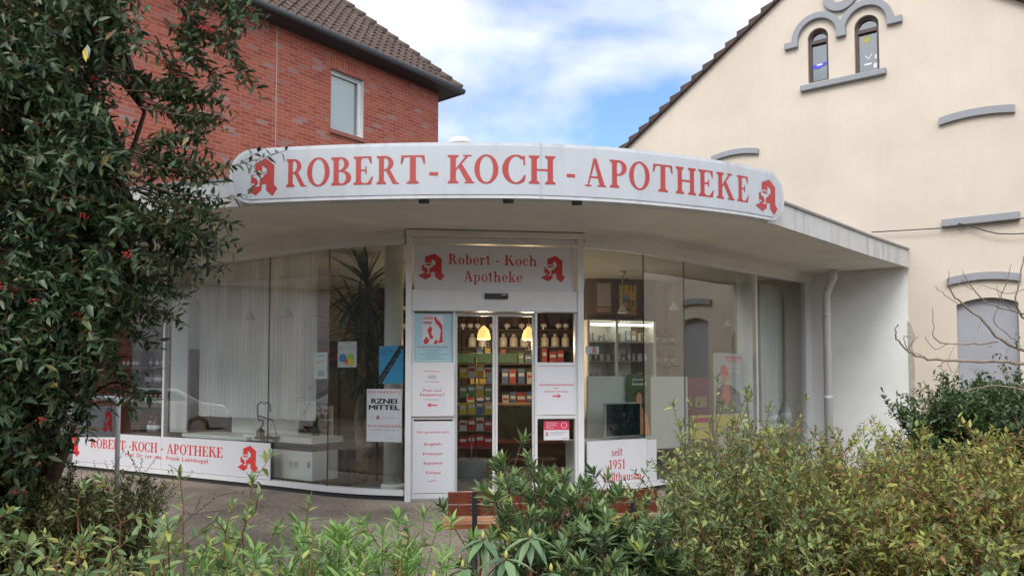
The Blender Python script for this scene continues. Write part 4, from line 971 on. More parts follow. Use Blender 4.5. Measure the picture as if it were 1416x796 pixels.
# curtain: pleated sheer following the glass
def pleats(fr, ua, ub, z0, z1, d, amp, n, mt, name, label, ruffle=.0, seed=1):
    m = MB(); rg = random.Random(seed); k = n * 6; zz_ = np.linspace(z0, z1, 9); ph0 = [rg.uniform(-.5, .5) for _ in range(k + 1)]
    grid = []
    for i in range(k + 1):
        u = ua + (ub - ua) * i / k; col = []
        for z in zz_:
            f = 1 - (z - z0) / (z1 - z0); dd = amp * (.7 + .5 * f) * math.sin(2 * math.pi * i / 6 + .5 * math.sin(i * .37) + .25 * f * math.sin(i * .21)) + .01 * math.sin(i * .9 + z * 2)
            zr = z + (ruffle * math.sin(2 * math.pi * i / 6 + 1) if z == zz_[0] else 0)
            col.append(m.bm.verts.new(fr.P(u, zr, d + dd)))
        grid.append(col)
    for a, b in zip(grid, grid[1:]):
        for j in range(len(zz_) - 1):
            f = m.bm.faces.new((a[j], b[j], b[j + 1], a[j + 1])); f.smooth = True
    return tag(m.build(name, mt, recalc=False), label, 'curtain')
def cloth_mat(name, col, tr):
    m = bpy.data.materials.new(name); m.use_nodes = True; nt = m.node_tree; b = nt.nodes['Principled BSDF']; b.inputs['Base Color'].default_value = (*col, 1); b.inputs['Roughness'].default_value = .9
    t = nt.nodes.new('ShaderNodeBsdfTranslucent'); t.inputs[0].default_value = (*col, 1); x = nt.nodes.new('ShaderNodeMixShader'); x.inputs[0].default_value = tr
    nt.links.new(b.outputs[0], x.inputs[1]); nt.links.new(t.outputs[0], x.inputs[2]); nt.links.new(x.outputs[0], nt.nodes['Material Output'].inputs[0]); return m
SHEER = cloth_mat('sheer_curtain', (.86, .87, .88), .3)
CUF = Frame((-5.03, 11.6), (-2.55, 10.05))
pleats(CUF, CUF.u(264, 500, 0), CUF.u(437, 500, 0), CUF.pix(350, 577)[1], 3.1, 0, .022, 34, SHEER, 'sheer_curtain', 'pale pleated sheer curtain with wavy hem behind the left window', .012)
CUR = Frame((3.6, 12.0), (4.75, 13.05))
pleats(CUR, CUR.u(1052, 480, 0), CUR.u(1092, 480, 0), .3, 3.0, 0, .03, 9, cloth_mat('slat_blind', (.56, .57, .54), .1), 'slat_blind', 'off white vertical slat blind behind the far right window', seed=4)
# bottle shelf in the left wing
SH = Frame((-7.3, 12.75), (-5.0, 11.38))
t = world_thing('bottle_shelf', 'brown wooden shelf full of small bottles in the far left window', 'shelf', tuple(SH.P(1.5, FLOOR, -.2)))
su0, su1 = SH.u(100, 520), SH.u(262, 520); sz_ = [SH.pix(200, y)[1] for y in (606, 560.5, 520, 505, 470)]
SHW = mat('shelf_wood', (.10, .062, .04), .55, noise=.3, nscale=6)
m = MB(); m.fbox(SH, su0, su1, FLOOR, sz_[3] + .62, -.32, -.30); m.build('back_board', DWOOD, t)
lev = [SH.pix(200, 601)[1], SH.pix(200, 560)[1], SH.pix(200, 524)[1], SH.pix(200, 503)[1] + .02]
lev = [lev[0], lev[1], SH.pix(200, 531)[1] + .0, SH.pix(200, 507)[1]]
for z in lev: m = MB(); m.fbox(SH, su0, su1, z - .025, z, -.30, 0); m.build('shelf_board', SHW, t)
for x in (100, 150, 193, 235, 262): u = SH.u(x, 520); m = MB(); m.fbox(SH, u - .012, u + .012, FLOOR, lev[3] + .25, -.299, -.002); m.build('upright', SHW, t)
b1 = jar('medicine_bottle', 'small amber bottle with white label on the brown shelf in the far left window', 'bottle', AMBER, .05, .235, 'bottles on the brown shelf')
b2 = jar('large_bottle', 'large amber bottle with white label on the lowest brown shelf board', 'bottle', AMBER, .07, .30, 'large bottles on the lowest shelf board')
for lz, xs_, key, sc in ((lev[0], (147, 199, 211, 218), 'b2', 1), (lev[1], (112, 122, 134, 162, 168, 175, 181.5, 187, 205, 211, 217.5, 224, 229, 241, 248), 'b1', 1), (lev[2], (118, 130, 204, 210, 216.5, 221, 228, 243, 249), 'b1', .9), (lev[3], (112, 120, 132, 140, 172, 178, 186, 191, 200, 209, 218, 226, 231), 'b1', .72)):
    for x in xs_:
        p = SH.P(SH.u(x, 540, -.12), lz, -.12)
        o = put(b2 if key == 'b2' else b1, key, p.x, p.y, p.z)
        o.scale = (sc,) * 3
# desk with antique scale
DF = Frame((-3.2, 10.12), (-2.68, 9.77))
t = world_thing('display_desk', 'white desk drawer unit on thin legs beside the left window', 'desk', tuple(DF.P(.2, FLOOR, -.2)))
d0, d1 = DF.u(372, 640, -.06), DF.u(431, 640, -.06)
dz = lambda y: DF.pix(402, y, -.06)[1]
m = MB(); m.fbox(DF, d0 - .55, d1, dz(612), dz(604), -.6, -.05); m.build('desk_top', INW, t, bevel=.004)
m = MB(); m.fbox(DF, d0 - .02, d1 + .005, dz(622), dz(612.5), -.58, -.07); m.build('dark_frame', BLACK, t)
m = MB(); m.fbox(DF, d0, d1 + .01, dz(662), dz(622.5), -.5, -.06); dw = m.build('drawer_unit', INW, t, bevel=.006)
m = MB(); mm = (d0 + d1) / 2
for k in range(3): m.fbox(DF, mm + .0 + .055 * k, mm + .045 + .055 * k, dz(645), dz(637), -.059, -.05)
m.build('socket_strip', mat('socket_grey', (.52, .53, .53), .4), dw)
m = MB(); m.fbox(DF, d1 - .075, d1 - .03, dz(644), dz(636), -.059, -.052); m.build('switch', mat('switch_blue', (.2, .3, .4), .4), dw)
for u in (d0 + .05, d1 - .06):
    m = MB(); 
    for du_ in (-.06, .06): m.tube([DF.P(u, dz(662), -.25), DF.P(u + du_, FLOOR, -.25)], .008, 6)
    m.build('leg', STEEL, t)
BR = mat('antique_bronze', (.075, .06, .045), .4, metal=.7)
sp_ = at(360, 606, 10.25); t = thing('antique_scale', 'antique bronze beam scale with curled stand on the white ledge', 'scale', (sp_.x, sp_.y, sp_.z), rz=DF.rotz())
m = MB(); m.lathe([(.075, 0), (.075, .02), (.05, .04), (.055, .10), (.03, .13), (.02, .15)], n=14); m.build('base', BR, t)
m = MB(); m.tube([(.0, 0, .14), (.05, 0, .19), (.04, 0, .25), (-.03, 0, .24), (-.06, 0, .30), (-.07, 0, .42), (-.06, 0, .46)], .011, 8); m.build('stand', BR, t)
m = MB(); m.tube([(-.06, 0, .46), (0, 0, .49), (.08, 0, .47), (.14, 0, .49), (.19, 0, .46), (.20, 0, .36)], .009, 8); m.build('top_arm', BR, t)
m = MB(); m.tube([(-.07, 0, .31), (.26, 0, .25)], .010, 8); m.build('beam', BR, t)
m = MB(); m.tube([(.25, 0, .25), (.17, 0, .04)], .003, 4); m.tube([(.25, 0, .25), (.33, 0, .04)], .003, 4); m.tube([(.25, 0, .25), (.25, .08, .04)], .003, 4); m.build('pan_chain', BR, t)
m = MB(); m.lathe([(.02, .0), (.08, .015), (.10, .04), (.095, .04), (.02, .01)], (.25, 0, 0), 16); m.build('pan', BR, t)
# white booklet rack behind the desk
a = at(412, 640, 10.75); t = world_thing('booklet_rack', 'white booklet rack with rows of leaflets behind the desk', 'rack', (a.x, a.y, FLOOR))
RK = Frame((a.x - .12, 10.85), (a.x + .42, 10.7))
m = MB(); m.fbox(RK, 0, .54, FLOOR, 1.05, -.2, -.18); m.build('back_panel', INW, t)
lf = mat('leaflet_white', (.6, .6, .62), .5); lr = mat('leaflet_red', (.42, .05, .06), .5)
for j in range(4):
    z = .12 + .24 * j; m = MB(); m.fbox(RK, 0, .54, z, z + .02, -.17, .0); m.build('shelf', INW, t)
for j in range(4):
    for i in range(5):
        z = .142 + .24 * j; o = MB().m(lf); o.fbox(RK, .02 + .105 * i, .105 + .105 * i, z, z + .17, -.10, -.09); o.m(lr); o.fbox(RK, .03 + .105 * i, .095 + .105 * i, z + .10, z + .14, -.0895, -.087)
        tag(o.build('leaflet'), 'white leaflet with a red band in the booklet rack', 'leaflet', 'leaflets in the booklet rack')
# columns
def column(px, pyb, Y, r, label):
    p = at(px, pyb, Y); t = thing('round_column', label, 'column', (p.x, Y, FLOOR)); cw = mat('column_white', (.72, .74, .73), .5, noise=.03)
    m = MB(); m.lathe([(r, .03), (r, 3.08)], n=28); m.build('shaft', cw, t)
    m = MB(); m.lathe([(r + .03, 0), (r + .03, .06), (r + .004, .07)], n=28); m.build('foot_ring', cw, t); return t
column(543.5, 600, 9.62, .118, 'white round column inside the glass left of the entrance')
column(1033, 500, 12.2, .145, 'white round column inside the far right window beside the standing poster')
# yucca
def lerp(a, b, t): return a + (b - a) * t
YUC = leafmat('yucca_leaf', [(0, (.018, .04, .022)), (.6, (.035, .07, .035)), (1, (.06, .09, .04))], .4, .12)
BARK = mat('bark', (.27, .185, .115), .9, noise=.4, nscale=18, bump=.8, bscale=50)
def yucca(name, label, loc, heads, trunks, L, W, nl, seed):
    t = world_thing(name, label, 'plant', loc); rg = np.random.default_rng(seed)
    m = MB(); 
    for pts, r0, r1 in trunks: m.tube(pts, r0, 10, r1=r1)
    m.build('trunk', BARK, t)
    m = MB()
    for h, n in heads:
        for k in range(n):
            az = k * 2.4 + rg.uniform(-.3, .3); f = (k + .5) / n; el = lerp(1.35, -1.15, f ** .8); l = L * rg.uniform(.8, 1.1)
            d = Vector((math.cos(az), math.sin(az), 0)); P0 = Vector(h) + Vector((0, 0, .35 * (1 - f))); pr = None
            for s_ in range(6):
                tt = s_ / 5; ang = el - (.35 + .7 * f) * tt * tt; q = P0 if s_ == 0 else q + (d * math.cos(ang) + Vector((0, 0, math.sin(ang)))) * l / 5
                wd = W * (.55 + .9 * tt if tt < .5 else 1.0 * (1 - tt) * 2 + .02); sd_ = Vector((-d.y, d.x, 0)) * wd / 2; cur = (m.bm.verts.new(q - sd_), m.bm.verts.new(q - Vector((0, 0, wd * .12))), m.bm.verts.new(q + sd_))
                if pr: 
                    for a_ in (0, 1): m.bm.faces.new((pr[a_], pr[a_ + 1], cur[a_ + 1], cur[a_]))
                pr = cur
    m.build('foliage', YUC, t, recalc=False); return t
yx, yy = at(500, 660, 10.25).x, 10.25
hz = lambda x, y, Y=10.25: tuple(at(x, y, Y))
yucca('yucca_plant', 'tall dark yucca with long drooping leaves behind the glass by the column', (yx, yy, FLOOR),
      [(hz(507, 420), 60), (hz(495, 480, 10.35), 70), (hz(513, 530, 10.3), 60)],
      [([(yx - .02, yy, FLOOR), (yx, yy, .35), (yx - .05, yy + .05, .9), hz(500, 500), hz(505, 420)], .085, .05), ([(yx, yy, .35), (yx + .13, yy - .02, .6), (yx + .18, yy, .95), hz(515, 530)], .06, .04)], .82, .065, 60, 3)
px_ = at(437, 560, 10.3); yucca('pot_plant', 'small spiky pot plant behind the glass left of the yucca', (px_.x, px_.y, .66), [((px_.x, px_.y, .95), 34)], [([(px_.x, px_.y, .64), (px_.x, px_.y, .95)], .02, .015)], .30, .03, 30, 9)
m = MB(); m.lathe([(.05, .0), (.075, .14), (.07, .14), (.045, .01)], n=14); po = m.build('pot', mat('pot_dark', (.06, .05, .05), .5)); po.location = (px_.x, px_.y, .645); tag(po, 'dark flower pot under the small spiky plant', 'pot')
a = at(436, 610, 10.3); m = MB(); m.box(px_.x - .12, px_.x + .12, px_.y - .12, px_.y + .12, .615, .645); st = world_thing('plant_stand', 'slim stand carrying the small pot plant', 'stand', (px_.x, px_.y, FLOOR)); m.build('top', INW, st)
for sx in (-1, 1):
    for sy in (-1, 1): m = MB(); m.bar((px_.x + .1 * sx, px_.y + .1 * sy, FLOOR), (px_.x + .1 * sx, px_.y + .1 * sy, .614), .02, .02); m.build('leg', INW, st)
# dark carved foot of a lamp stand by the yucca
p = at(478, 668, 9.95); m = MB(); m.lathe([(.07, 0), (.08, .03), (.04, .1), (.055, .2), (.03, .3), (.045, .4), (.015, .5)], n=14); o = m.build('turned_stand', DARK); o.location = (p.x, p.y, FLOOR); tag(o, 'dark turned wooden stand on the floor left of the yucca trunk', 'stand')
# cupboards with red signs behind the yucca
t = world_thing('back_cupboard', 'dark cupboard with a row of red signs deep behind the yucca', 'cupboard', (-2.6, 13.4, FLOOR))
m = MB(); m.box(-4.2, -2.45, 13.3, 13.9, FLOOR, 2.1); m.build('carcass', DWOOD, t); m = MB(); m.box(-4.2, -2.45, 13.27, 13.299, 1.75, 2.0); m.build('red_header', mat('header_red', (.22, .02, .02), .5), t)
for k in range(3): m = MB(); m.box(-4.15 + .58 * k, -3.62 + .58 * k, 13.275, 13.299, .2, 1.65); m.build('door', mat('cupboard_door', (.12, .10, .09), .5), t)
# white cone pendants hanging in both windows
def cone_lamp(x, y, Y, label):
    p = at(x, y, Y); t = thing('cone_lamp', label, 'lamp', p, 'white cone lamps hanging in the windows')
    m = MB(); m.lathe([(.085, -.06), (.08, -.055), (.02, .055), (.0, .07)], n=18); m.build('lamp_shade', INW, t)
    m = MB(); m.tube([(0, 0, .06), (0, 0, 3.13 - p.z)], .004, 5); m.build('cord', mat('cord_white', (.6, .6, .6)), t)
cone_lamp(861, 427, 11.3, 'white cone lamp hanging before the framed picture and yellow poster'); cone_lamp(932, 423, 12.0, 'white cone lamp hanging in the middle of the right window'); cone_lamp(1007, 446, 12.6, 'white cone lamp hanging left of the far right column')
cone_lamp(345, 436, 10.25, 'white cone lamp hanging left of the middle of the sheer curtain'); cone_lamp(398, 432, 9.95, 'white cone lamp hanging over the desk before the sheer curtain')

# ---- right window
TUBE = emit('tube_light', (1.0, .93, .72), 5.0)
CABF = Frame((1.05, 12.2), (2.25, 12.55)); cz0, cz1 = CABF.pix(860, 530)[1], CABF.pix(860, 443)[1]
t = world_thing('display_cabinet', 'white display cabinet with two lit tubes and glass shelves in the right window', 'cabinet', tuple(CABF.P(.6, FLOOR, 0)))
cu = [CABF.u(814), CABF.u(853.5), CABF.u(906)]
m = MB(); m.fbox(CABF, cu[0], cu[2], FLOOR, cz1, -.40, -.38); m.build('back_panel', INW, t)
for u in cu: m = MB(); m.fbox(CABF, u - .02, u + .02, FLOOR, cz1, -.379, 0); m.build('side_panel', INW, t)
for k in range(2):
    a_, b_ = cu[k] + .021, cu[k + 1] - .021
    for z in (cz0, lerp(cz0, cz1, .36), lerp(cz0, cz1, .66)): m = MB(); m.fbox(CABF, a_, b_, z - .012, z, -.378, -.01); m.build('glass_shelf', mat('shelf_glass', (.42, .48, .46), .1), t)
    m = MB(); m.fbox(CABF, a_, b_, cz1 - .01, cz1 + .015, -.378, -.001); m.build('cabinet_top', INW, t)
    m = MB(); m.fbox(CABF, a_ + .03, b_ - .03, cz1 - .085, cz1 - .05, -.04, -.01); m.build('light_tube', TUBE, t)
rr = random.Random(12)
for k in range(2):
    for j, z in enumerate((cz0, lerp(cz0, cz1, .36), lerp(cz0, cz1, .66))):
        u = cu[k] + .05
        while u < cu[k + 1] - .12:
            w, h = rr.uniform(.04, .08), rr.uniform(.10, .2); c = rr.choice([(.55, .52, .45), (.5, .5, .5), (.30, .22, .15), (.45, .40, .30), (.25, .32, .36)])
            p = CABF.P(u, z, -.12); o = MB().m(mat('carton_%d' % int(c[0] * 100), c, .5)); o.box(0, w, 0, .06, 0, h); o.m(PAPER); o.face([(.006, -.002, h * .2), (w - .006, -.002, h * .2), (w - .006, -.002, h * .6), (.006, -.002, h * .6)])
            oo = o.build('small_carton'); oo.location = p; oo.rotation_euler = (0, 0, CABF.rotz()); tag(oo, 'small carton with pale label on the glass shelves of the lit white cabinet', 'carton', 'cartons in the lit cabinet'); u += w + rr.uniform(.01, .06)
# low frosted partition
PF = Frame((.95, 9.95), (2.3, 10.95)); z0, z1 = .5, PF.pix(880, 520)[1]
t = world_thing('window_partition', 'low pale partition screen standing behind the right window', 'partition', tuple(PF.P(.7, FLOOR, -.2)))
m = MB(); m.fbox(PF, PF.u(813), PF.u(951), .45, z1, -.03, 0); m.build('screen', mat('partition_pale', (.55, .58, .55), .45), t)
for x in (820, 885, 945): m = MB(); m.fbox(PF, PF.u(x) - .02, PF.u(x) + .02, FLOOR, .449, -.03, 0); m.build('leg', INW, t)
# window shelf carrying monitor etc.
t = world_thing('window_counter', 'white counter along the foot of the right window', 'counter', tuple(R1.P(.5, FLOOR, -.2)))
m = MB(); m.fbox(R1, .06, R1.L - .01, .62, .66, -.52, -.08); m.build('counter_top', INW, t); m = MB(); m.fbox(R1, .08, R1.L - .03, FLOOR, .619, -.5, -.1); m.build('front_panel', INW, t)
MF = R1; mu0, mu1 = R1.u(836.5, 580, -.2), R1.u(886, 580, -.2); mz0, mz1 = R1.pix(860, 604, -.2)[1], R1.pix(860, 556, -.2)[1]
t = world_thing('monitor', 'dark flat monitor with silver rim standing in the right window', 'monitor', tuple(R1.P((mu0 + mu1) / 2, .66, -.2)))
m = MB(); m.fbox(R1, mu0, mu1, mz0, mz1, -.235, -.195); m.build('case', mat('monitor_rim', (.38, .39, .40), .35, metal=.4), t, bevel=.006)
m = MB(); m.fbox(R1, mu0 + .018, mu1 - .018, mz0 + .02, mz1 - .018, -.194, -.191); m.build('screen', mat('screen_dark', (.010, .014, .022), .2), t)
m = MB(); m.fbox(R1, (mu0 + mu1) / 2 - .03, (mu0 + mu1) / 2 + .03, .66, mz0 + .03, -.26, -.236); m.fbox(R1, (mu0 + mu1) / 2 - .1, (mu0 + mu1) / 2 + .1, .6605, .672, -.32, -.16); m.build('stand', STEEL, t)
# orange book poster leaning behind the monitor
OR = mat('poster_orange', (.62, .20, .04), .5)
BP = Frame((1.15, 10.05), (1.9, 10.55))
s = Sheet('book_poster', 'dark green and orange poster with a reading woman behind the monitor', BP, 868, 900, 517, 602, 0, mat('poster_green', (.05, .09, .03), .5))
s.text(PAPER, 'Jetzt', .45, .90, .035, .01, .5).text(PAPER, 'lesen!', .5, .82, .05, .015, .62)
s.poly(mat('hair_dark', (.06, .03, .02)), [(.25, .50), (.28, .68), (.42, .77), (.60, .76), (.72, .64), (.70, .48)], .0005)
s.poly(mat('skin_print', (.55, .27, .15)), [(.36, .52), (.36, .64), (.46, .71), (.58, .68), (.62, .56), (.54, .46), (.44, .45)], .001)
s.poly(OR, [(.15, .02), (.22, .30), (.40, .46), (.60, .46), (.85, .30), (.96, .02)], .0005)
s.poly(MATS['skin_print'], [(.35, .30), (.48, .34), (.70, .25), (.62, .18), (.40, .22)], .0015).done()
# tall standee with woman in a red hat, stacks of yellow cards
SP = Frame((3.0, 11.55), (3.6, 12.05))
s = Sheet('standing_poster', 'pale standing poster of a woman in red clothes left of the far column', SP, 988, 1026.5, 488, 600, 0, mat('poster_pale', (.42, .43, .46), .5), th=.02)
s.rect(RED2, .42, .90, .98, .96).text(PAPER, 'Wintertage', .70, .915, .022, .006, .5, dd=.001).text(PAPER, 'Schenken', .74, .83, .03, .01, .44).text(PAPER, 'schön', .74, .77, .03, .01, .36)
s.poly(RED2, [(.20, .74), (.24, .84), (.36, .86), (.48, .80), (.50, .70), (.34, .72)], .001).poly(MATS['skin_print'], [(.26, .66), (.26, .74), (.36, .76), (.46, .72), (.44, .64), (.34, .61)], .0005)
s.poly(mat('coat_dark', (.03, .035, .06)), [(.02, .25), (.10, .55), (.28, .62), (.60, .60), (.92, .50), (.98, .25)], .0003).poly(RED2, [(.24, .42), (.34, .62), (.50, .60), (.56, .44), (.42, .36)], .001).rect(mat('card_yellow', (.62, .50, .06)), .02, .02, .98, .24, .001).done()
s = Sheet('yellow_card', 'yellow display card beside the standing poster in the right window', SP, 957, 984, 574, 606, .02, MATS['card_yellow'], cat='card', th=.03); s.rect(RED, .1, .7, .9, .9).rect(GREYTXT, .1, .4, .7, .48).done()
s = Sheet('red_package_display', 'dark red upright display box beside the standing poster', SP, 958, 981, 522, 573, .0, mat('display_red', (.22, .02, .02), .4), cat='display', th=.12); s.rect(mat('display_gold', (.35, .22, .08)), .15, .2, .85, .5).done()
# wall shelf with jars on the beige wall seen through the right window
JW = Frame((2.9, 14.0), (4.8, 12.64))
JW = Frame((1.3, 13.95), (2.9, 13.95))
t = world_thing('jar_shelf', 'two thin wall boards lined with old jars in the right window', 'shelf', tuple(JW.P(.8, 2.0, -.1)))
jz = [JW.pix(960, 476)[1], JW.pix(960, 504)[1] - .0]; ja, jb = JW.u(905), JW.u(1003)
for z in jz: m = MB(); m.fbox(JW, ja, jb, z - .03, z, -.22, 0); m.build('shelf_board', MWOOD, t)
j3 = jar('old_jar', 'brownish old jar in the row on the wall boards of the right window', 'jar', mat('old_glass', (.22, .12, .08), .2), .06, .26, 'old jars on the right wall boards')
for z in jz:
    for k in range(9): p = JW.P(ja + .08 + (jb - ja - .14) * k / 8, z, -.1); put(j3, 'j3', p.x, p.y, p.z)
# framed picture, chandelier, yellow poster
WF = Frame((1.25, 12.69), (2.45, 12.89))
a, b = WF.u(822, 410), WF.u(846, 410); z0, z1 = WF.pix(834, 436)[1], WF.pix(834, 388)[1]
t = world_thing('framed_picture', 'brown framed picture on the dark wall above the lit cabinet', 'picture', tuple(WF.P((a + b) / 2, z0, .02)))
m = MB(); m.fbox(WF, a, b, z0, z1, .012, .04); m.build('frame', MWOOD, t, bevel=.005); m = MB(); m.fbox(WF, a + .035, b - .035, z0 + .15, z1 - .05, .041, .044); m.build('print', mat('print_grey', (.33, .32, .29), .5), t); m = MB(); m.fbox(WF, a + .035, b - .035, z0 + .04, z0 + .13, .041, .043); m.build('caption_strip', mat('print_tan', (.36, .22, .13), .5), t)
s = Sheet('yellow_poster', 'yellow poster with a blue patch behind the iron chandelier', WF, 856, 880, 394, 436, .012, mat('poster_yellow', (.50, .33, .05), .5)); s.disc(mat('poster_blue_patch', (.15, .25, .35)), .4, .55, .22).done()
p = at(861, 396, 11.9); t = thing('chandelier', 'black wrought iron chandelier hanging in front of the yellow poster', 'lamp', p)
IRON = mat('wrought_iron', (.02, .02, .02), .5, metal=.5)
m = MB(); m.tube([(0, 0, 3.13 - p.z), (0, 0, -.42)], .012, 8); m.build('rod', IRON, t)
m = MB(); m.lathe([(.06, 0), (.05, -.05), (.01, -.08)], (0, 0, 3.13 - p.z), 14); m.build('ceiling_cup', STEEL, t)
for k in range(5):
    a_ = k * 2 * math.pi / 5 + .2; c, s_ = math.cos(a_), math.sin(a_)
    m = MB(); m.tube([(0, 0, .05), (.08 * c, .08 * s_, .12), (.16 * c, .16 * s_, .06), (.17 * c, .17 * s_, -.08)], .009, 6); m.tube([(0, 0, -.32), (.1 * c, .1 * s_, -.38), (.17 * c, .17 * s_, -.28), (.17 * c, .17 * s_, -.22)], .009, 6); m.build('arm', IRON, t)
# clear bottles in the far right window
t0 = None
t = world_thing('window_bench', 'white bench board under the far right window', 'bench', tuple(R4.P(.4, FLOOR, -.3)))
m = MB(); m.fbox(R4, -.3, 1.15, .66, .70, -.55, -.1); m.build('top', INW, t)
for u in (-.25, 1.1): m = MB(); m.fbox(R4, u - .02, u + .02, FLOOR, .659, -.54, -.12); m.build('leg', INW, t)
for k, (x, sc, lab) in enumerate(((1068, 1.0, 'left clear glass demijohn'), (1086, 1.15, 'largest clear glass demijohn'), (1100, .85, 'right clear glass demijohn'))):
    p = R4.P(R4.u(x, 565, -.3), .70, -.3); t = jar('glass_demijohn', lab + ' in the far right window under the slat blind', 'bottle', CLEAR, .085, .30, 'demijohns under the slat blind'); t.location = p; t.scale = (sc,) * 3
m = MB(); p = R1.P(.02, 1.70, -.02)
s = Sheet('shop_sticker', 'tiny red emblem sticker on a white strip on the glass right of the entrance', R1, 810, 828, 479, 489, -.017, PAPER, cat='sticker', th=.001); s.emb(.42, .05, .80, .95).done()
m = MB(); m.tube([R2.P(-.05, 2.62, -.5), R2.P(.2, 2.5, -.5), R2.P(.5, 2.5, -.5), R2.P(.9, 2.62, -.5)], .006, 5); tag(m.build('window_cable', BLACK), 'thin black cable sagging inside the right window', 'cable')
# ------------------------------------------------------------------ foliage helpers
def nrm(v): return v / np.maximum(np.linalg.norm(v, axis=-1, keepdims=True), 1e-9)
#           along, across, fold height
LEAF = np.array([(0, 0, 0), (.33, 0, -.10), (.68, 0, -.08), (1, 0, 0), (.33, 1, .10), (.33, -1, .10), (.68, .72, .06), (.68, -.72, .06), (.08, .35, .02), (.08, -.35, .02)])
LFACE = [(0, 8, 4, 1), (0, 1, 5, 9), (1, 4, 6, 2), (1, 2, 7, 5), (2, 6, 3), (2, 3, 7)]
class Leaves:
    def __init__(s): s.P, s.D, s.N, s.L, s.W, s.B = [], [], [], [], [], []
    def add(s, p, d, n, l, w, bend=.15): s.P.append(p); s.D.append(d); s.N.append(n); s.L.append(l); s.W.append(w); s.B.append(bend)
    def build(s, name, mt, parent, smooth=True):
        P, D, N = np.array(s.P), nrm(np.array(s.D)), np.array(s.N); L, W, B = np.array(s.L), np.array(s.W), np.array(s.B)
        S = nrm(np.cross(D, N)); N = np.cross(S, D); n = len(P); k = len(LEAF)
        a, c, h = LEAF[:, 0], LEAF[:, 1], LEAF[:, 2]
        V = P[:, None] + D[:, None] * (a[None, :, None] * L[:, None, None]) + S[:, None] * (c[None, :, None] * (W / 2)[:, None, None]) \
            + N[:, None] * ((h[None, :] * W[:, None]) - (a ** 2)[None, :] * (B * L)[:, None])[:, :, None]
        V = V.reshape(-1, 3)
        base = (np.arange(n) * k)[:, None]
        loops, starts, tot, cur = [], [], [], 0
        idx = np.concatenate([np.array(f) for f in LFACE]); sizes = np.array([len(f) for f in LFACE])
        loops = (base + idx[None]).reshape(-1); sizes_all = np.tile(sizes, n); starts = np.concatenate([[0], np.cumsum(sizes_all)[:-1]])
        me = bpy.data.meshes.new(name); me.vertices.add(len(V)); me.vertices.foreach_set('co', V.astype(np.float32).ravel())
        me.loops.add(len(loops)); me.loops.foreach_set('vertex_index', loops.astype(np.int32))
        me.polygons.add(len(sizes_all)); me.polygons.foreach_set('loop_start', starts.astype(np.int32)); me.polygons.foreach_set('loop_total', sizes_all.astype(np.int32))
        if smooth: me.polygons.foreach_set('use_smooth', np.ones(len(sizes_all), bool))
        me.update(calc_edges=True); me.materials.append(mt)
        o = bpy.data.objects.new(name, me); COL.objects.link(o)
        if parent is not None: o.parent = parent; o.matrix_parent_inverse = parent.matrix_basis.inverted()
        return o
def stems_mesh(name, mt, parent, stems, n=5):
    """stems: list of (points, r0, r1)"""
    V, Fc, off = [], [], 0; ang = np.arange(n) * 2 * np.pi / n
    for pts, r0, r1 in stems:
        pts = np.array(pts, float); k = len(pts); T = nrm(np.gradient(pts, axis=0)); ref = np.where(np.abs(T[:, 2:3]) < .9, [[0, 0, 1.]], [[1., 0, 0]])
        X = nrm(np.cross(T, ref)); Y = np.cross(X, T); r = np.linspace(r0, r1, k)[:, None, None]
        V.append((pts[:, None] + (X[:, None] * np.cos(ang)[None, :, None] + Y[:, None] * np.sin(ang)[None, :, None]) * r).reshape(-1, 3))
        i = np.arange(k - 1)[:, None] * n; j = np.arange(n)[None]; jn = (j + 1) % n
        Fc.append((np.stack([i + j, i + n + j, i + n + jn, i + jn], -1) + off).reshape(-1, 4)); off += k * n
    V, Fc = np.concatenate(V), np.concatenate(Fc); me = bpy.data.meshes.new(name); me.vertices.add(len(V)); me.vertices.foreach_set('co', V.astype(np.float32).ravel())
    me.loops.add(Fc.size); me.loops.foreach_set('vertex_index', Fc.ravel().astype(np.int32)); me.polygons.add(len(Fc))
    me.polygons.foreach_set('loop_start', (np.arange(len(Fc)) * 4).astype(np.int32)); me.polygons.foreach_set('loop_total', np.full(len(Fc), 4, np.int32)); me.polygons.foreach_set('use_smooth', np.ones(len(Fc), bool))
    me.update(calc_edges=True); me.materials.append(mt); o = bpy.data.objects.new(name, me); COL.objects.link(o)
    if parent is not None: o.parent = parent; o.matrix_parent_inverse = parent.matrix_basis.inverted()
    return o
def grow(rg, p, d, length, n, grav=0.0, wob=.12):
    p = np.array(p, float); d = np.array(d, float) / np.linalg.norm(d); out = [p.copy()]; st = length / n
    for _ in range(n):
        d = d + rg.normal(0, wob, 3) + np.array([0, 0, -grav]); d /= np.linalg.norm(d); p = p + d * st; out.append(p.copy())
    return np.array(out)
def along(pts, t):
    k = len(pts) - 1; f = min(max(t, 0), .9999) * k; i = int(f); return pts[i] + (pts[i + 1] - pts[i]) * (f - i), pts[i + 1] - pts[i]
def perp(rg, d):
    v = rg.normal(0, 1, 3); d = d / np.linalg.norm(d); v = v - d * v.dot(d); return v / np.linalg.norm(v)
UPV = np.array([0, 0, 1.0])
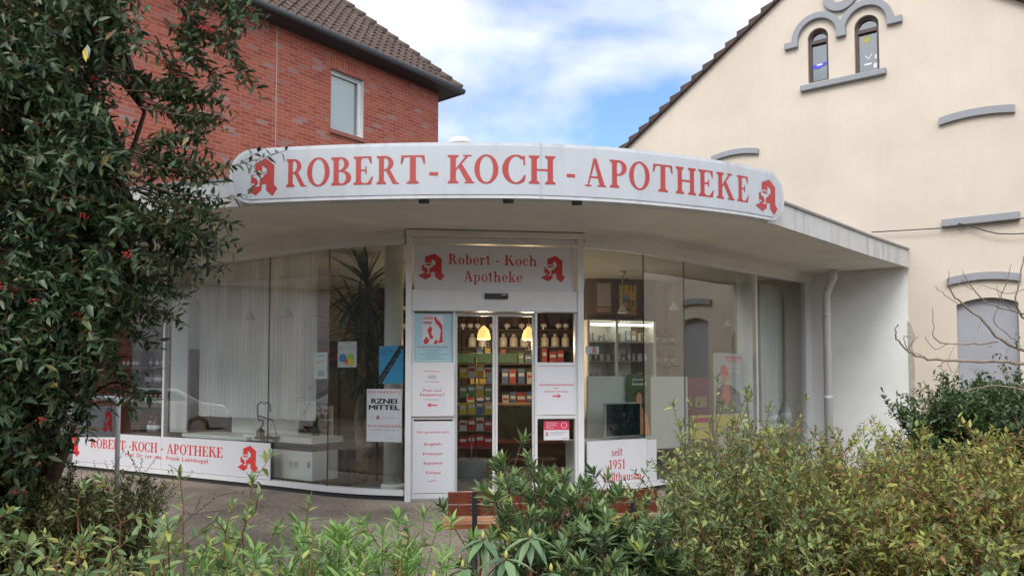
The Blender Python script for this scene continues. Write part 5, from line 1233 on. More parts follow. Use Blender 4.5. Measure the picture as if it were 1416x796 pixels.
def leafy(LV, rg, pts, t0, n, L, W, spread=.9, pairs=False, droop=.15, up=.25):
    """leaves set along a twig"""
    az = rg.uniform(0, 6.28)
    for i in range(n):
        t = t0 + (1 - t0) * (i + .5) / n; p, d = along(pts, t); d = d / np.linalg.norm(d)
        e1 = np.cross(d, UPV); e1 = e1 / max(1e-6, np.linalg.norm(e1)); e2 = np.cross(e1, d)
        az += 2.4 if not pairs else (np.pi if i % 2 else np.pi / 2 + rg.uniform(-.3, .3))
        o = e1 * math.cos(az) + e2 * math.sin(az); dd = d * (1 - spread * .6) + o * spread + UPV * up * rg.uniform(0, 1) + rg.normal(0, .15, 3)
        nn = UPV + rg.normal(0, .45, 3) + d * .3
        s = rg.uniform(.55, 1.22); LV.add(p, dd, nn, L * s, W * s * rg.uniform(.85, 1.15), droop * rg.uniform(.2, 1.8))
def whorls(LV, rg, p, d, n, L, W, opening=.75, droop=.1):
    d = d / np.linalg.norm(d); e1 = perp(rg, d); e2 = np.cross(d, e1)
    for i in range(n):
        az = i * 2.4 + rg.uniform(-.3, .3); f = (i + .5) / n; sp = opening * (1.25 - .75 * f) + rg.normal(0, .08); o = e1 * math.cos(az) + e2 * math.sin(az)
        LV.add(p - d * .05 * (1 - f), d * (1.05 - sp * .7) + o * sp, d * .8 + UPV * .4 + rg.normal(0, .15, 3), L * rg.uniform(.75, 1.1), W * rg.uniform(.85, 1.1), droop * rg.uniform(.5, 1.6))
TWIG = mat('twig_brown', (.085, .045, .028), .8, noise=.3, nscale=30)
REDTWIG = mat('red_brown_stem', (.16, .065, .035), .6, noise=.35, nscale=25)
GREYTWIG = mat('grey_bark', (.27, .21, .16), .8, noise=.3, nscale=20, bump=.4, bscale=80)

# ------------------------------------------------------------------ big cotoneaster on the left
rg = np.random.default_rng(11)
tree = world_thing('berry_tree', 'big dark evergreen tree with arching twigs and red berry clusters on the left', 'tree', (-3.75, 5.7, GZ))
stems, LV, tips = [], Leaves(), []
base = np.array([-3.75, 5.7, GZ])
limbs = []
for k, (dx, dy, h) in enumerate(((-.9, .1, 3.9), (-.2, -.35, 4.5), (.55, -.2, 4.3), (1.1, -.3, 3.6), (.3, .5, 4.2), (-.6, -.5, 3.2), (1.25, -.45, 2.6))):
    a = base + np.array([dx * .1, dy * .1, 0]); b = base + np.array([dx * .45, dy * .5, h * .5]); c = base + np.array([dx, dy, h]); ts = np.linspace(0, 1, 9)[:, None]
    pts = (1 - ts) ** 2 * a + 2 * ts * (1 - ts) * (b + [0, 0, .3]) + ts ** 2 * c; pts[1:-1] += rg.normal(0, .03, (7, 3)); limbs.append(pts); stems.append((pts, .055, .014))
def inside(x, z):
    """outline of the crown as seen in the picture plane at about 5 m, in picture pixels"""
    return True
# cluster centres: picture position (px, py) with depth
cl = []
ROW = ((-40, 215), (-5, 225), (35, 235), (70, 205), (110, 205), (150, 205), (190, 215), (225, 235), (260, 250), (300, 255), (335, 270), (375, 255), (415, 225), (455, 205), (495, 180), (530, 155), (565, 135), (600, 120), (640, 105), (672, 95))
while len(cl) < 400:
    i = rg.integers(0, len(ROW) - 1); f = rg.random(); y = ROW[i][0] + (ROW[i + 1][0] - ROW[i][0]) * f; xm = ROW[i][1] + (ROW[i + 1][1] - ROW[i][1]) * f
    x = xm - 88 - abs(rg.normal(0, 1)) * 40 if rg.random() < .22 else rg.uniform(-130, xm - 84)
    Yd = 4.6 + 1.7 * rg.random() ** 1.4; q = at(x, y, Yd); cl.append((np.array(q), x, y))
for k in range(70):                                     # the unseen rest: towards the left and above
    cl.append((np.array(at(rg.uniform(-420, 200), rg.uniform(-260, 620) if k % 2 else rg.uniform(-200, -40), rg.uniform(5.0, 6.6))), -200, 0))
for q, x, y in cl:
    if q[2] < GZ + .25: continue
    best = min(((np.linalg.norm(l[j] - q + [0, 0, .35]), li, j) for li, l in enumerate(limbs) for j in range(1, 9) if l[j][2] < q[2] + .25 or j == 1), default=None)
    s0 = limbs[best[1]][best[2]]; mid = (s0 + q) / 2 + np.array([0, 0, .12 + .12 * rg.random()]); ts = np.linspace(0, 1, 7)[:, None]
    br = (1 - ts) ** 2 * s0 + 2 * ts * (1 - ts) * mid + ts ** 2 * q; stems.append((br, .014, .005))
    out = q - s0; out[2] *= .3; out = out / max(.01, np.linalg.norm(out))
    for s_ in range(9):
        p, d = along(br, rg.uniform(.4, 1.0)); dd = out * .9 + perp(rg, d) * .9 + np.array([.05, -.25, .15]); ln = rg.uniform(.22, .46)
        tw = grow(rg, p, dd, ln, 6, grav=.16, wob=.10); stems.append((tw, .0035, .0015)); leafy(LV, rg, tw, .12, int(ln * 38), .078, .031, spread=.85, droop=.22, up=.1)
        if rg.random() < .05 and q[1] < 5.2: tips.append(along(tw, .75)[0])
# long arching twigs traced against wall and sign
LONG = [((240, 5), (300, 45), (335, 90), (365, 138), 1), ((225, 30), (270, 70), (290, 100), (310, 125), 1), ((250, -20), (290, 0), (330, 10), (372, 22), 1), ((215, 60), (240, 95), (255, 120), (270, 135), 1), ((300, -30), (322, 10), (326, 40), (318, 75), 1),
        ((180, 120), (230, 130), (285, 140), (325, 155), 0), ((195, 140), (240, 155), (280, 163), (322, 168), 0), ((195, 230), (250, 245), (320, 235), (398, 207), 0), ((190, 250), (250, 275), (300, 280), (345, 268), 0),
        ((190, 265), (240, 290), (300, 300), (340, 312), 0), ((195, 285), (230, 310), (285, 328), (332, 338), 0), ((180, 300), (220, 335), (280, 345), (330, 350), 0), ((170, 330), (215, 360), (270, 370), (318, 372), 0), ((190, 300), (230, 300), (275, 318), (300, 345), 0),
        ((150, 350), (190, 390), (230, 400), (262, 408), 0), ((150, 380), (190, 420), (220, 432), (248, 442), 0), ((130, 400), (165, 440), (190, 465), (212, 482), 0), ((190, 200), (220, 190), (260, 200), (290, 182), 0), ((120, 420), (150, 480), (165, 510), (172, 540), 0),
        ((100, 470), (120, 520), (118, 570), (122, 610), 0), ((70, 480), (90, 540), (95, 590), (88, 640), 0), ((250, -30), (275, 20), (262, 60), (240, 95), 1), ((185, 210), (230, 225), (270, 228), (300, 222), 0), ((150, 90), (200, 110), (225, 120), (250, 140), 0)]
for a, b, c, d, berries in LONG:
    for rep in range(5):
        Yd = 4.7 + .35 * rg.random(); j = rg.normal(0, 7 if rep else 0, (4, 2)); pp = [np.array(at(p[0] + o[0], p[1] + o[1], Yd + .12 * i)) for i, (p, o) in enumerate(zip((a, b, c, d), j))]
        P0, P1, P2, P3 = pp; ts = np.linspace(0, 1, 12)[:, None]; tw = (1 - ts) ** 3 * P0 + 3 * ts * (1 - ts) ** 2 * P1 + 3 * ts ** 2 * (1 - ts) * P2 + ts ** 3 * P3
        if rep: tw = tw[:rg.integers(6, 11)]
        ln = np.linalg.norm(np.diff(tw, axis=0), axis=1).sum(); stems.append((tw, .006, .0015)); leafy(LV, rg, tw, .05, int(ln * 36), .076, .027, spread=.8, droop=.25, up=.0)
        for s_ in range(3 if rep else 6):
            p, dd = along(tw, rg.uniform(.2, .8)); t2 = grow(rg, p, dd / np.linalg.norm(dd) + perp(rg, dd) * .6, rg.uniform(.1, .22), 4, grav=.2); stems.append((t2, .002, .001)); leafy(LV, rg, t2, .1, 7, .066, .025, droop=.2)
        if berries: tips += [along(tw, t)[0] for t in (.35, .6, .8)][: 3 - (rep > 1)]
stems_mesh('trunk', TWIG, tree, stems)
COTO = leafmat('cotoneaster_leaf', [(0, (.024, .052, .024)), (.45, (.042, .082, .034)), (.8, (.068, .115, .046)), (.955, (.11, .14, .05)), (.975, (.17, .13, .04)), (1, (.22, .11, .04))], .42, .15, .45)
LV.build('foliage', COTO, tree)
BERRY = mat('berry_red', (.40, .022, .02), .35)
rg.shuffle(tips)
for k, p in enumerate(tips[:80]):
    m = MB(); n_ = rg.integers(7, 20)
    for _ in range(n_):
        o = p + rg.normal(0, .02, 3) * [1, 1, .6] + [0, -.05, 0]; m.lathe([(.0, -.0055), (.005, -.0025), (.0055, .001), (.0025, .0055)], o, 6)
    m.build('berry_cluster', BERRY, tree)
for x, y in ((118, 74), (121, 70)):
    LVy = Leaves(); LVy.add(np.array(at(x, y - 8, 4.45)), [0.05, 0, -1], [0, -1, .1], .085, .035, .05); LVy.build('yellow_leaf', mat('yellow_leaf', (.60, .42, .02), .5) if x == 118 else mat('silver_leaf', (.25, .30, .28), .5), tree)

# ------------------------------------------------------------------ generic shrub
def shrub(name, label, cat, loc, bases, nst, hgt, spread, leafL, leafW, mt, twmt, seed, nbr=6, brl=.25, nl=12, grav=.02, r0=.006, group=None, pairs=True, up=.3, t0=.25, hf=None, lsp=.8, wob=.07, lean=(0, 0, 0)):
    rg = np.random.default_rng(seed); t = world_thing(name, label, cat, loc, group); st, LV = [], Leaves()
    for k in range(nst):
        b = bases(rg); h = hgt * rg.uniform(.72, 1.06) * (hf(b) if hf else 1)
        d = np.array([rg.normal(0, spread), rg.normal(0, spread), 1.0]) + np.array(lean); main = grow(rg, b, d, h, 9, grav=grav, wob=wob); st.append((main, r0 * rg.uniform(.7, 1.3), .0018))
        leafy(LV, rg, main, .55, int(nl * .8), leafL, leafW, pairs=pairs, up=up, spread=lsp)
        for j in range(nbr):
            p, dd = along(main, rg.uniform(t0, 1.0)); dd = dd / np.linalg.norm(dd); tw = grow(rg, p, dd * .8 + perp(rg, dd) * rg.uniform(.4, .9) + UPV * .2, brl * rg.uniform(.5, 1.25), 5, grav=grav, wob=.1)
            st.append((tw, r0 * .4, .001)); leafy(LV, rg, tw, .15, nl, leafL, leafW, pairs=pairs, up=up, spread=lsp)
    stems_mesh('stems', twmt, t, st, 4); LV.build('foliage', mt, t); return t
def area(poly_px=None, x0=0, x1=1, y0=0, y1=1):
    def f(rg):
        y = rg.uniform(y0, y1); x = rg.uniform(x0, x1); return np.array([x, y, ground_z(y)])
    return f
# big light hedge on the right: several bushes grown together
ABEL = leafmat('hedge_leaf', [(0, (.13, .17, .06)), (.25, (.22, .26, .07)), (.5, (.34, .36, .085)), (.72, (.50, .48, .12)), (.84, (.14, .20, .11)), (.9, (.34, .17, .06)), (1, (.24, .12, .06))], .5, .35, .35)
ABEL2 = leafmat('hedge_leaf_green', [(0, (.115, .17, .075)), (.5, (.20, .27, .10)), (.85, (.33, .38, .12)), (1, (.48, .48, .14))], .5, .35, .35)
hedge_h = 1.50
shrub('flowering_hedge_bush', 'yellow green twiggy bush at the left end of the hedge by the white year sign', 'bush', (1.35, 4.6, GZ), area(x0=.98, x1=1.75, y0=3.7, y1=5.1), 100, 1.24, .15, .042, .0165, ABEL2, REDTWIG, 21, nbr=10, brl=.24, nl=17, lean=(-.06, 0, 0))
shrub('flowering_hedge_bush', 'widest yellow green bush in the middle of the right hedge with brown stems', 'bush', (2.35, 4.6, GZ), area(x0=1.55, x1=2.7, y0=3.6, y1=5.2), 190, 1.25, .16, .042, .0165, ABEL, REDTWIG, 22, nbr=12, brl=.25, nl=17)
shrub('flowering_hedge_bush', 'yellow green bush of the hedge at the right edge below the bare branches', 'bush', (3.3, 4.6, GZ), area(x0=2.6, x1=3.9, y0=3.5, y1=5.2), 180, 1.13, .16, .042, .0165, ABEL, REDTWIG, 23, nbr=12, brl=.25, nl=17)
shrub('flowering_hedge_bush', 'low blue green bush in front of the hedge at the bottom right', 'bush', (2.1, 3.2, GZ), area(x0=1.1, x1=2.9, y0=2.9, y1=3.5), 75, .84, .20, .042, .017, ABEL2, REDTWIG, 24, nbr=9, brl=.25, nl=15)
# tall free shoots at the left end of the hedge
rg = np.random.default_rng(27); t = world_thing('hedge_shoots', 'tall leafy shoots standing up from the left end of the hedge before the standing poster', 'bush', (1.3, 4.6, GZ)); st, LV = [], Leaves()
for k in range(16):
    b = np.array([rg.uniform(.98, 1.5), rg.uniform(4.3, 5.0), GZ]); main = grow(rg, b, [rg.normal(.02, .07), rg.normal(0, .05), 1], rg.uniform(1.42, 1.70), 11, 0, .05); st.append((main, .005, .0016)); leafy(LV, rg, main, .5, 34, .05, .019, pairs=True, droop=.25, up=.1); whorls(LV, rg, main[-1], main[-1] - main[-2], 6, .045, .014, .6)
stems_mesh('stems', REDTWIG, t, st, 5); LV.build('foliage', ABEL2, t)
# dark laurel-like shrub by the white wall
DARKL = leafmat('dark_shrub_leaf', [(0, (.03, .065, .024)), (.6, (.07, .125, .04)), (1, (.12, .18, .05))], .4, .2)
shrub('evergreen_shrub', 'dense dark green shrub against the white wall and grey blind window', 'bush', (5.3, 8.8, 0), area(x0=4.75, x1=6.9, y0=8.2, y1=9.3), 260, 1.36, .15, .064, .030, DARKL, TWIG, 31, nbr=13, brl=.30, nl=14, t0=.1, hf=lambda b: .55 + .45 * min(1, (b[0] - 4.45) / .8))
# whorled shrub in the middle
PIER = leafmat('pieris_leaf', [(0, (.075, .13, .055)), (.5, (.125, .20, .075)), (.9, (.21, .28, .09)), (.97, (.30, .34, .09)), (1, (.55, .50, .07))], .36, .2, .5)
rg = np.random.default_rng(41); t = world_thing('whorled_shrub', 'mid green shrub with whorls of narrow leaves standing before the entrance and bench', 'bush', (.35, 4.1, GZ)); st, LV = [], Leaves()
for k in range(70):
    b = np.array([rg.uniform(.10, .64), rg.uniform(3.8, 4.5), GZ]); x_ = (b[0] - .10) / .54
    main = grow(rg, b, [rg.normal(0, .17) + (x_ - .35) * .30, rg.normal(0, .18), 1], rg.uniform(.85, 1.32) * (1.0 - .42 * x_ * x_), 8, .0, .06); st.append((main, .008, .003)); whorls(LV, rg, main[-1], main[-1] - main[-2], 15, .085, .024)
    for j in range(9):
        p, dd = along(main, rg.uniform(.2, .95)); dd = dd / np.linalg.norm(dd); tw = grow(rg, p, dd + perp(rg, dd) * .95 + UPV * .2, rg.uniform(.08, .26), 4, -.08, .08); st.append((tw, .0035, .002)); whorls(LV, rg, tw[-1], tw[-1] - tw[-2], 13, .080, .023)
stems_mesh('stems', TWIG, t, st, 5); LV.build('foliage', PIER, t)
# rhododendron with drooping leaves
RHODO = leafmat('rhododendron_leaf', [(0, (.09, .165, .075)), (.6, (.15, .24, .11)), (1, (.22, .31, .14))], .38, .2, .45)
t = world_thing('rhododendron', 'low rhododendron with drooping large leaves at the bottom beside the bench', 'bush', (-.05, 3.1, GZ)); st, LV, BU = [], Leaves(), []
for x, y, Yd, n in ((668, 745, 3.15, 13), (733, 742, 3.2, 14), (700, 772, 3.05, 14), (640, 785, 3.1, 12), (762, 790, 3.1, 12), (600, 800, 3.0, 12), (705, 815, 2.9, 14), (660, 822, 2.9, 13), (745, 835, 2.9, 13), (575, 838, 2.85, 12), (620, 842, 2.8, 12), (780, 845, 3.0, 12), (690, 850, 3.0, 12)):
    p = np.array(at(x, y, Yd)); b = np.array([p[0] * .6 - .05 + rg.normal(0, .06), Yd + rg.normal(0, .1), GZ]); ts = np.linspace(0, 1, 7)[:, None]
    st.append(((1 - ts) ** 2 * b + 2 * ts * (1 - ts) * ((b + p) / 2 + [rg.normal(0, .05), 0, .1]) + ts ** 2 * p, .009, .005)); BU.append(p)
    for i in range(n):
        az = i * 2.4 + rg.uniform(-.2, .2); f = i / n; dn = -.9 + .95 * f + rg.normal(0, .12)
        LV.add(p - [0, 0, .02 * (1 - f)], [math.cos(az), math.sin(az), dn], [math.cos(az) * .5, math.sin(az) * .5, 1], .125 * rg.uniform(.85, 1.1), .038 * rg.uniform(.9, 1.1), .35)
stems_mesh('stems', REDTWIG, t, st, 6); LV.build('foliage', RHODO, t)
for p in BU[:6]: m = MB(); m.lathe([(.003, 0), (.008, .012), (.007, .022), (.001, .036)], p, 8); m.build('flower_bud', mat('bud_green', (.42, .42, .10), .5), t)
# bottom left: loose shrubs with red brown arching stems
HYP = leafmat('loose_shrub_leaf', [(0, (.13, .21, .085)), (.4, (.20, .29, .12)), (.72, (.29, .37, .13)), (.9, (.40, .42, .10)), (1, (.56, .50, .20))], .45, .3, .4)
def loose(label, x0, x1, y0, y1, n, h, seed, loc, lean=0.0, LL=.066, LW=.025):
    rg = np.random.default_rng(seed); t = world_thing('arching_shrub', label, 'bush', loc); st, LV = [], Leaves()
    for k in range(n):
        b = np.array([rg.uniform(x0, x1), rg.uniform(y0, y1), GZ]); main = grow(rg, b, [rg.normal(lean, .38), rg.normal(-.05, .25), 1], h * rg.uniform(.65, 1.12), 9, .025, .08); st.append((main, .0062 * rg.uniform(.7, 1.4), .0022))
        leafy(LV, rg, main, .45, 13, LL, LW, pairs=True, droop=.3, up=.1, spread=.95); whorls(LV, rg, main[-1], main[-1] - main[-2], 7, LL * .7, LW * .8, .6, .1)
        for j in range(4):
            p, dd = along(main, rg.uniform(.3, .95)); dd = dd / np.linalg.norm(dd); tw = grow(rg, p, dd * .8 + perp(rg, dd) * .8, rg.uniform(.10, .28), 5, .03, .1); st.append((tw, .003, .0015)); leafy(LV, rg, tw, .1, 8, LL * .95, LW, pairs=True, droop=.3, up=.05); whorls(LV, rg, tw[-1], tw[-1] - tw[-2], 5, LL * .7, LW * .8, .6, .1)
    stems_mesh('stems', REDTWIG, t, st, 5); LV.build('foliage', HYP, t); return t
loose('loose grey green shrub with red brown arching stems in the bottom left corner', -2.35, -1.2, 2.6, 3.4, 105, 1.14, 51, (-1.7, 2.85, GZ))
loose('loose grey green shrub with long bare shoots in front of the pavement', -1.35, -.6, 2.6, 3.4, 48, .98, 52, (-1.0, 2.9, GZ))
loose('low grey green shrub with broken brown stubs left of the rhododendron', -.8, -.2, 2.6, 3.2, 36, .94, 53, (-.5, 2.85, GZ))
# bright fresh green herbaceous clump
LIME = leafmat('fresh_leaf', [(0, (.14, .28, .06)), (.5, (.22, .38, .09)), (1, (.33, .46, .15))], .45, .35)
for lab, x0, x1, y0, y1, n, hh, sd in (('bright green clump of narrow leaved shoots left of the bench', -1.05, -.36, 3.0, 3.8, 110, .96, 61), ('bright green clump of narrow leaved shoots before the left shop window', -1.75, -1.0, 3.2, 4.0, 50, .84, 62)):
    rg = np.random.default_rng(sd); t = world_thing('leafy_clump', lab, 'plant', ((x0 + x1) / 2, (y0 + y1) / 2, GZ)); st, LV = [], Leaves()
    for k in range(n):
        b = np.array([rg.uniform(x0, x1), rg.uniform(y0, y1), GZ]); main = grow(rg, b, [rg.normal(0, .16), rg.normal(0, .16), 1], hh * rg.uniform(.7, 1.1), 7, 0, .04); st.append((main, .004, .002)); leafy(LV, rg, main, .2, 16, .085, .017, spread=.8, droop=.3, up=.35); whorls(LV, rg, main[-1], main[-1] - main[-2], 8, .085, .017, .7, .25)
    stems_mesh('stems', mat('green_stem', (.12, .2, .05), .6), t, st, 4); LV.build('foliage', LIME, t)
# three long single shoots of the loose shrub against the pavement
rg = np.random.default_rng(71); t = world_thing('tall_shoots', 'few tall thin reddish shoots with small leaves rising before the pavement', 'plant', (-1.3, 2.95, GZ)); st, LV = [], Leaves()
for pts in (((258, 800), (254, 720), (252, 680), (248, 650)), ((160, 800), (170, 715), (150, 680), (138, 662)), ((345, 800), (335, 740), (350, 700), (358, 680)), ((430, 800), (430, 745), (416, 735), (428, 690)), ((562, 800), (561, 770), (560, 745), (561, 722)), ((128, 760), (108, 720), (112, 690), (118, 668))):
    pp = [np.array(at(x, y, 2.95)) for x, y in pts]; pp[0][2] = min(pp[0][2], .1); main = np.array([pp[0] + (pp[1] - pp[0]) * q for q in (0, .5)] + [pp[1], (pp[1] + pp[2]) / 2, pp[2], pp[3]]); main = np.vstack([[main[0][0], main[0][1], GZ], main]); main[1:-1] += rg.normal(0, .012, main[1:-1].shape); st.append((main, .0042, .0018)); leafy(LV, rg, main, .6, 9, .05, .02, pairs=True, droop=.2); whorls(LV, rg, main[-1], main[-1] - main[-2], 6, .045, .015, .6)
stems_mesh('stems', REDTWIG, t, st, 5); LV.build('foliage', HYP, t)
# low clipped hedge, dark olive
BOXL = leafmat('box_leaf', [(0, (.05, .065, .018)), (.6, (.095, .105, .03)), (1, (.16, .16, .05))], .5, .2)
rg = np.random.default_rng(81); t = world_thing('clipped_hedge', 'low clipped dark olive hedge under the berry tree', 'hedge', (-3.3, 5.1, GZ)); st, LV = [], Leaves()
for k in range(440):
    b = np.array([rg.uniform(-4.3, -2.55), rg.uniform(4.75, 5.6), GZ]); e = min(1, (-2.30 - b[0]) / .25); main = grow(rg, b, [rg.normal(0, .07), rg.normal(0, .07), 1], (1.02 + .05 * math.sin(b[0] * 5)) * rg.uniform(.8, 1.03) * (.75 + .25 * e), 7, 0, .08); st.append((main, .004, .0015)); leafy(LV, rg, main, .12, 40, .030, .018, spread=.9, up=.2)
    for j in range(6): p, dd = along(main, rg.uniform(.3, 1)); tw = grow(rg, p, dd / np.linalg.norm(dd) + perp(rg, dd), rg.uniform(.06, .14), 3); leafy(LV, rg, tw, .0, 12, .030, .018, spread=.9, up=.2)
stems_mesh('stems', TWIG, t, st, 4); LV.build('foliage', BOXL, t)
shrub('small_leaved_bush', 'airy small leaved bush growing round the legs of the advertising stand', 'bush', (-3.75, 6.6, GZ), area(x0=-4.1, x1=-3.2, y0=6.35, y1=6.85), 60, .86, .22, .028, .014, ABEL2, REDTWIG, 33, nbr=6, brl=.22, nl=10)
# ------------------------------------------------------------------ bare young tree at the right edge
rg = np.random.default_rng(91); t = world_thing('bare_tree', 'leafless grey branched young tree reaching in from the right edge', 'tree', (4.05, 5.5, GZ)); st = []
def trace(pts, Y0, Y1, r0, r1, k=14):
    P = [np.array(at(x, y, Y0 + (Y1 - Y0) * i / (len(pts) - 1))) for i, (x, y) in enumerate(pts)]; P3 = smooth3(P, 4); P3[1:-1] += rg.normal(0, .004, P3[1:-1].shape); st.append((P3, r0 * .78, r1 * .72)); return P3
def smooth3(P, k):
    out = []
    for i in range(len(P) - 1):
        p0, p1, p2, p3 = P[max(0, i - 1)], P[i], P[i + 1], P[min(len(P) - 1, i + 2)]
        for j in range(k): t_ = j / k; out.append(.5 * (2 * p1 + (p2 - p0) * t_ + (2 * p0 - 5 * p1 + 4 * p2 - p3) * t_ * t_ + (3 * p1 - p0 - 3 * p2 + p3) * t_ ** 3))
    return np.array(out + [P[-1]])
tb = np.array([4.05, 5.5, GZ]); q0 = np.array(at(1480, 560, 5.5)); st.append((smooth3([tb, tb * .5 + q0 * .5 + [.03, 0, 0], q0], 4), .045, .03)); st.append((smooth3([q0, np.array(at(1470, 470, 5.5)), np.array(at(1452, 380, 5.4)), np.array(at(1440, 250, 5.4))], 4), .028, .006))
for pts, r0, r1 in (([(1480, 512), (1416, 503), (1375, 500), (1330, 499), (1285, 496), (1262, 489), (1245, 475), (1238, 462), (1240, 452), (1243, 449)], .017, .004), ([(1285, 496), (1256, 482), (1250, 466), (1260, 466)], .004, .003), ([(1256, 485), (1258, 480), (1264, 470), (1269, 466)], .003, .002),
                    ([(1480, 520), (1430, 492), (1385, 470), (1355, 440), (1325, 415), (1313, 395), (1312, 375)], .018, .003), ([(1380, 472), (1345, 476), (1310, 475), (1293, 468), (1290, 450), (1289, 427)], .008, .003), ([(1310, 475), (1295, 483), (1284, 474), (1279, 465)], .004, .002),
                    ([(1325, 420), (1310, 410), (1298, 402), (1293, 395)], .004, .002), ([(1440, 440), (1400, 430), (1368, 420), (1345, 398), (1331, 375)], .010, .003), ([(1400, 430), (1385, 412), (1392, 390), (1399, 364)], .006, .002), ([(1345, 400), (1335, 395), (1329, 385), (1326, 395)], .003, .002), ([(1416, 440), (1404, 420), (1412, 380), (1418, 350)], .010, .004),
                    ([(1470, 555), (1410, 538), (1378, 533), (1350, 537), (1330, 541)], .010, .003), ([(1380, 505), (1395, 525), (1420, 535)], .006, .004), ([(1360, 440), (1350, 460), (1345, 480), (1352, 496)], .004, .002), ([(1405, 470), (1375, 445), (1382, 420), (1378, 395)], .005, .002), ([(1330, 499), (1318, 515), (1310, 499), (1323, 474)], .003, .002), ([(1420, 400), (1390, 405), (1360, 395), (1352, 400)], .005, .002), ([(1425, 620), (1408, 590), (1404, 560)], .004, .002)): trace(pts, 5.45, 5.25, r0, r1)
stems_mesh('branches', GREYTWIG, t, st, 7)
LVx = Leaves(); rr_ = np.random.default_rng(5)
for pts in (((1402, 430), (1378, 445), (1386, 470)), ((1404, 500), (1390, 475), (1398, 520))):
    for x, y in pts:
        p = np.array(at(x + 4, y + 40, 5.3))
        for _ in range(10): LVx.add(p + rr_.normal(0, .03, 3), rr_.normal(0, 1, 3) - [0, 0, .6], rr_.normal(0, .3, 3) + UPV, .035, .014)
LVx.build('last_leaves', DARKL, t)

# fallen leaves on the paving before the shop
rg = np.random.default_rng(17)
DRY = leafmat('dry_leaf', [(0, (.16, .09, .04)), (1, (.30, .20, .08))])
for k, (x, y) in enumerate(((427, 690), (300, 683), (236, 690), (213, 700), (480, 700), (540, 705), (262, 706), (360, 700))):
    p = at_z(x, y, .0); p.z = ground_z(p.y) + .012; LVf = Leaves(); LVf.add(np.array(p), [rg.normal(), rg.normal(), .05], [0, 0, 1], .075, .034, -.15)
    tag(LVf.build('fallen_leaf', DRY, None), 'dry brown fallen leaf lying on the paving before the left shop window', 'leaf', 'fallen leaves on the paving')
# ------------------------------------------------------------------ bench
WOODR = mat('bench_wood', (.125, .030, .016), .35, noise=.25, nscale=9, coat=.3)
WOODS = mat('bench_wood_worn', (.30, .085, .034), .4, noise=.2, nscale=9)
BF = Frame((-.53, 6.33), (1.24, 6.52)); bz = GZ
t = world_thing('park_bench', 'red brown wooden park bench with black steel posts facing the entrance', 'bench', tuple(BF.P(BF.L / 2, bz, 0)))
for z0, z1 in ((.545, .638), (.646, .742)):
    m = MB(); m.fbox(BF, 0, BF.L, bz + z0, bz + z1, -.035, 0); m.build('backrest_plank', WOODR, t, bevel=.004)
for d0, d1 in ((-.20, -.09), (-.325, -.21), (-.45, -.335)):
    m = MB(); m.fbox(BF, -.05, BF.L + .05, bz + .42, bz + .46, d0, d1); m.build('seat_plank', WOODS, t, bevel=.004)
for u in (.22, BF.L - .22):
    m = MB(); m.bar(BF.P(u, bz + .75, .022), BF.P(u, bz + .38, .022), .042, .03); m.bar(BF.P(u, bz + .40, .015), BF.P(u, bz, .10), .05, .035); m.bar(BF.P(u, bz + .395, .0), BF.P(u, bz + .395, -.45), .04, .03); m.bar(BF.P(u, bz + .40, -.40), BF.P(u, bz, -.46), .05, .035); m.build('steel_post', BLACK, t)
    m = MB()
    for z in (.575, .61, .68, .71): 
        for s_ in (-.026, .026): m.tube([BF.P(u + s_, bz + z, .0), BF.P(u + s_, bz + z, .012)], .006, 6)
    m.build('bolt_row', STEEL, t)
# advertising stand (bicycle rack with a panel)
AF = Frame((-4.06, 7.0), (-3.62, 7.0)); az0 = ground_z(7.0); TZ = at(130, 550, 7.0).z
t = world_thing('advertising_stand', 'white tube hoop stand with grey panel and red emblem beside the hedge', 'sign', tuple(AF.P(.22, az0, 0)))
m = MB(); r = .05; L_ = AF.L; P_ = AF.P; pts = [P_(0, az0, 0), P_(0, TZ - r, 0)] + [P_(r - r * math.cos(a), TZ - r + r * math.sin(a), 0) for a in (.4, .8, 1.2)] + [P_(r, TZ, 0), P_(L_ - r, TZ, 0)] + [P_(L_ - r + r * math.sin(a), TZ - r + r * math.cos(a), 0) for a in (.4, .8, 1.2)] + [P_(L_, TZ - r, 0), P_(L_, az0, 0)]
m.tube(pts, .021, 12); m.build('hoop', mat('hoop_white', (.62, .63, .64), .35, metal=.2), t)
m = MB(); pz0, pz1 = at(130, 604, 7.0).z, at(130, 561, 7.0).z; m.fbox(AF, .025, L_ - .025, pz0, pz1, -.01, .01); m.build('panel', mat('panel_grey', (.30, .31, .32), .5), t)
m = MB(); sans_word(m.m(mat('print_orange', (.45, .16, .04))), 'Apotheke', .16, pz0 + .06, .05, AF.P, .0115, .0, .24); m.build('lettering', None, t)
m = MB(); emblem(m, .30, .40, pz0 + .04, pz1 - .04, AF.P, .0115, RED, MATS['panel_grey']); m.build('emblem', None, t)

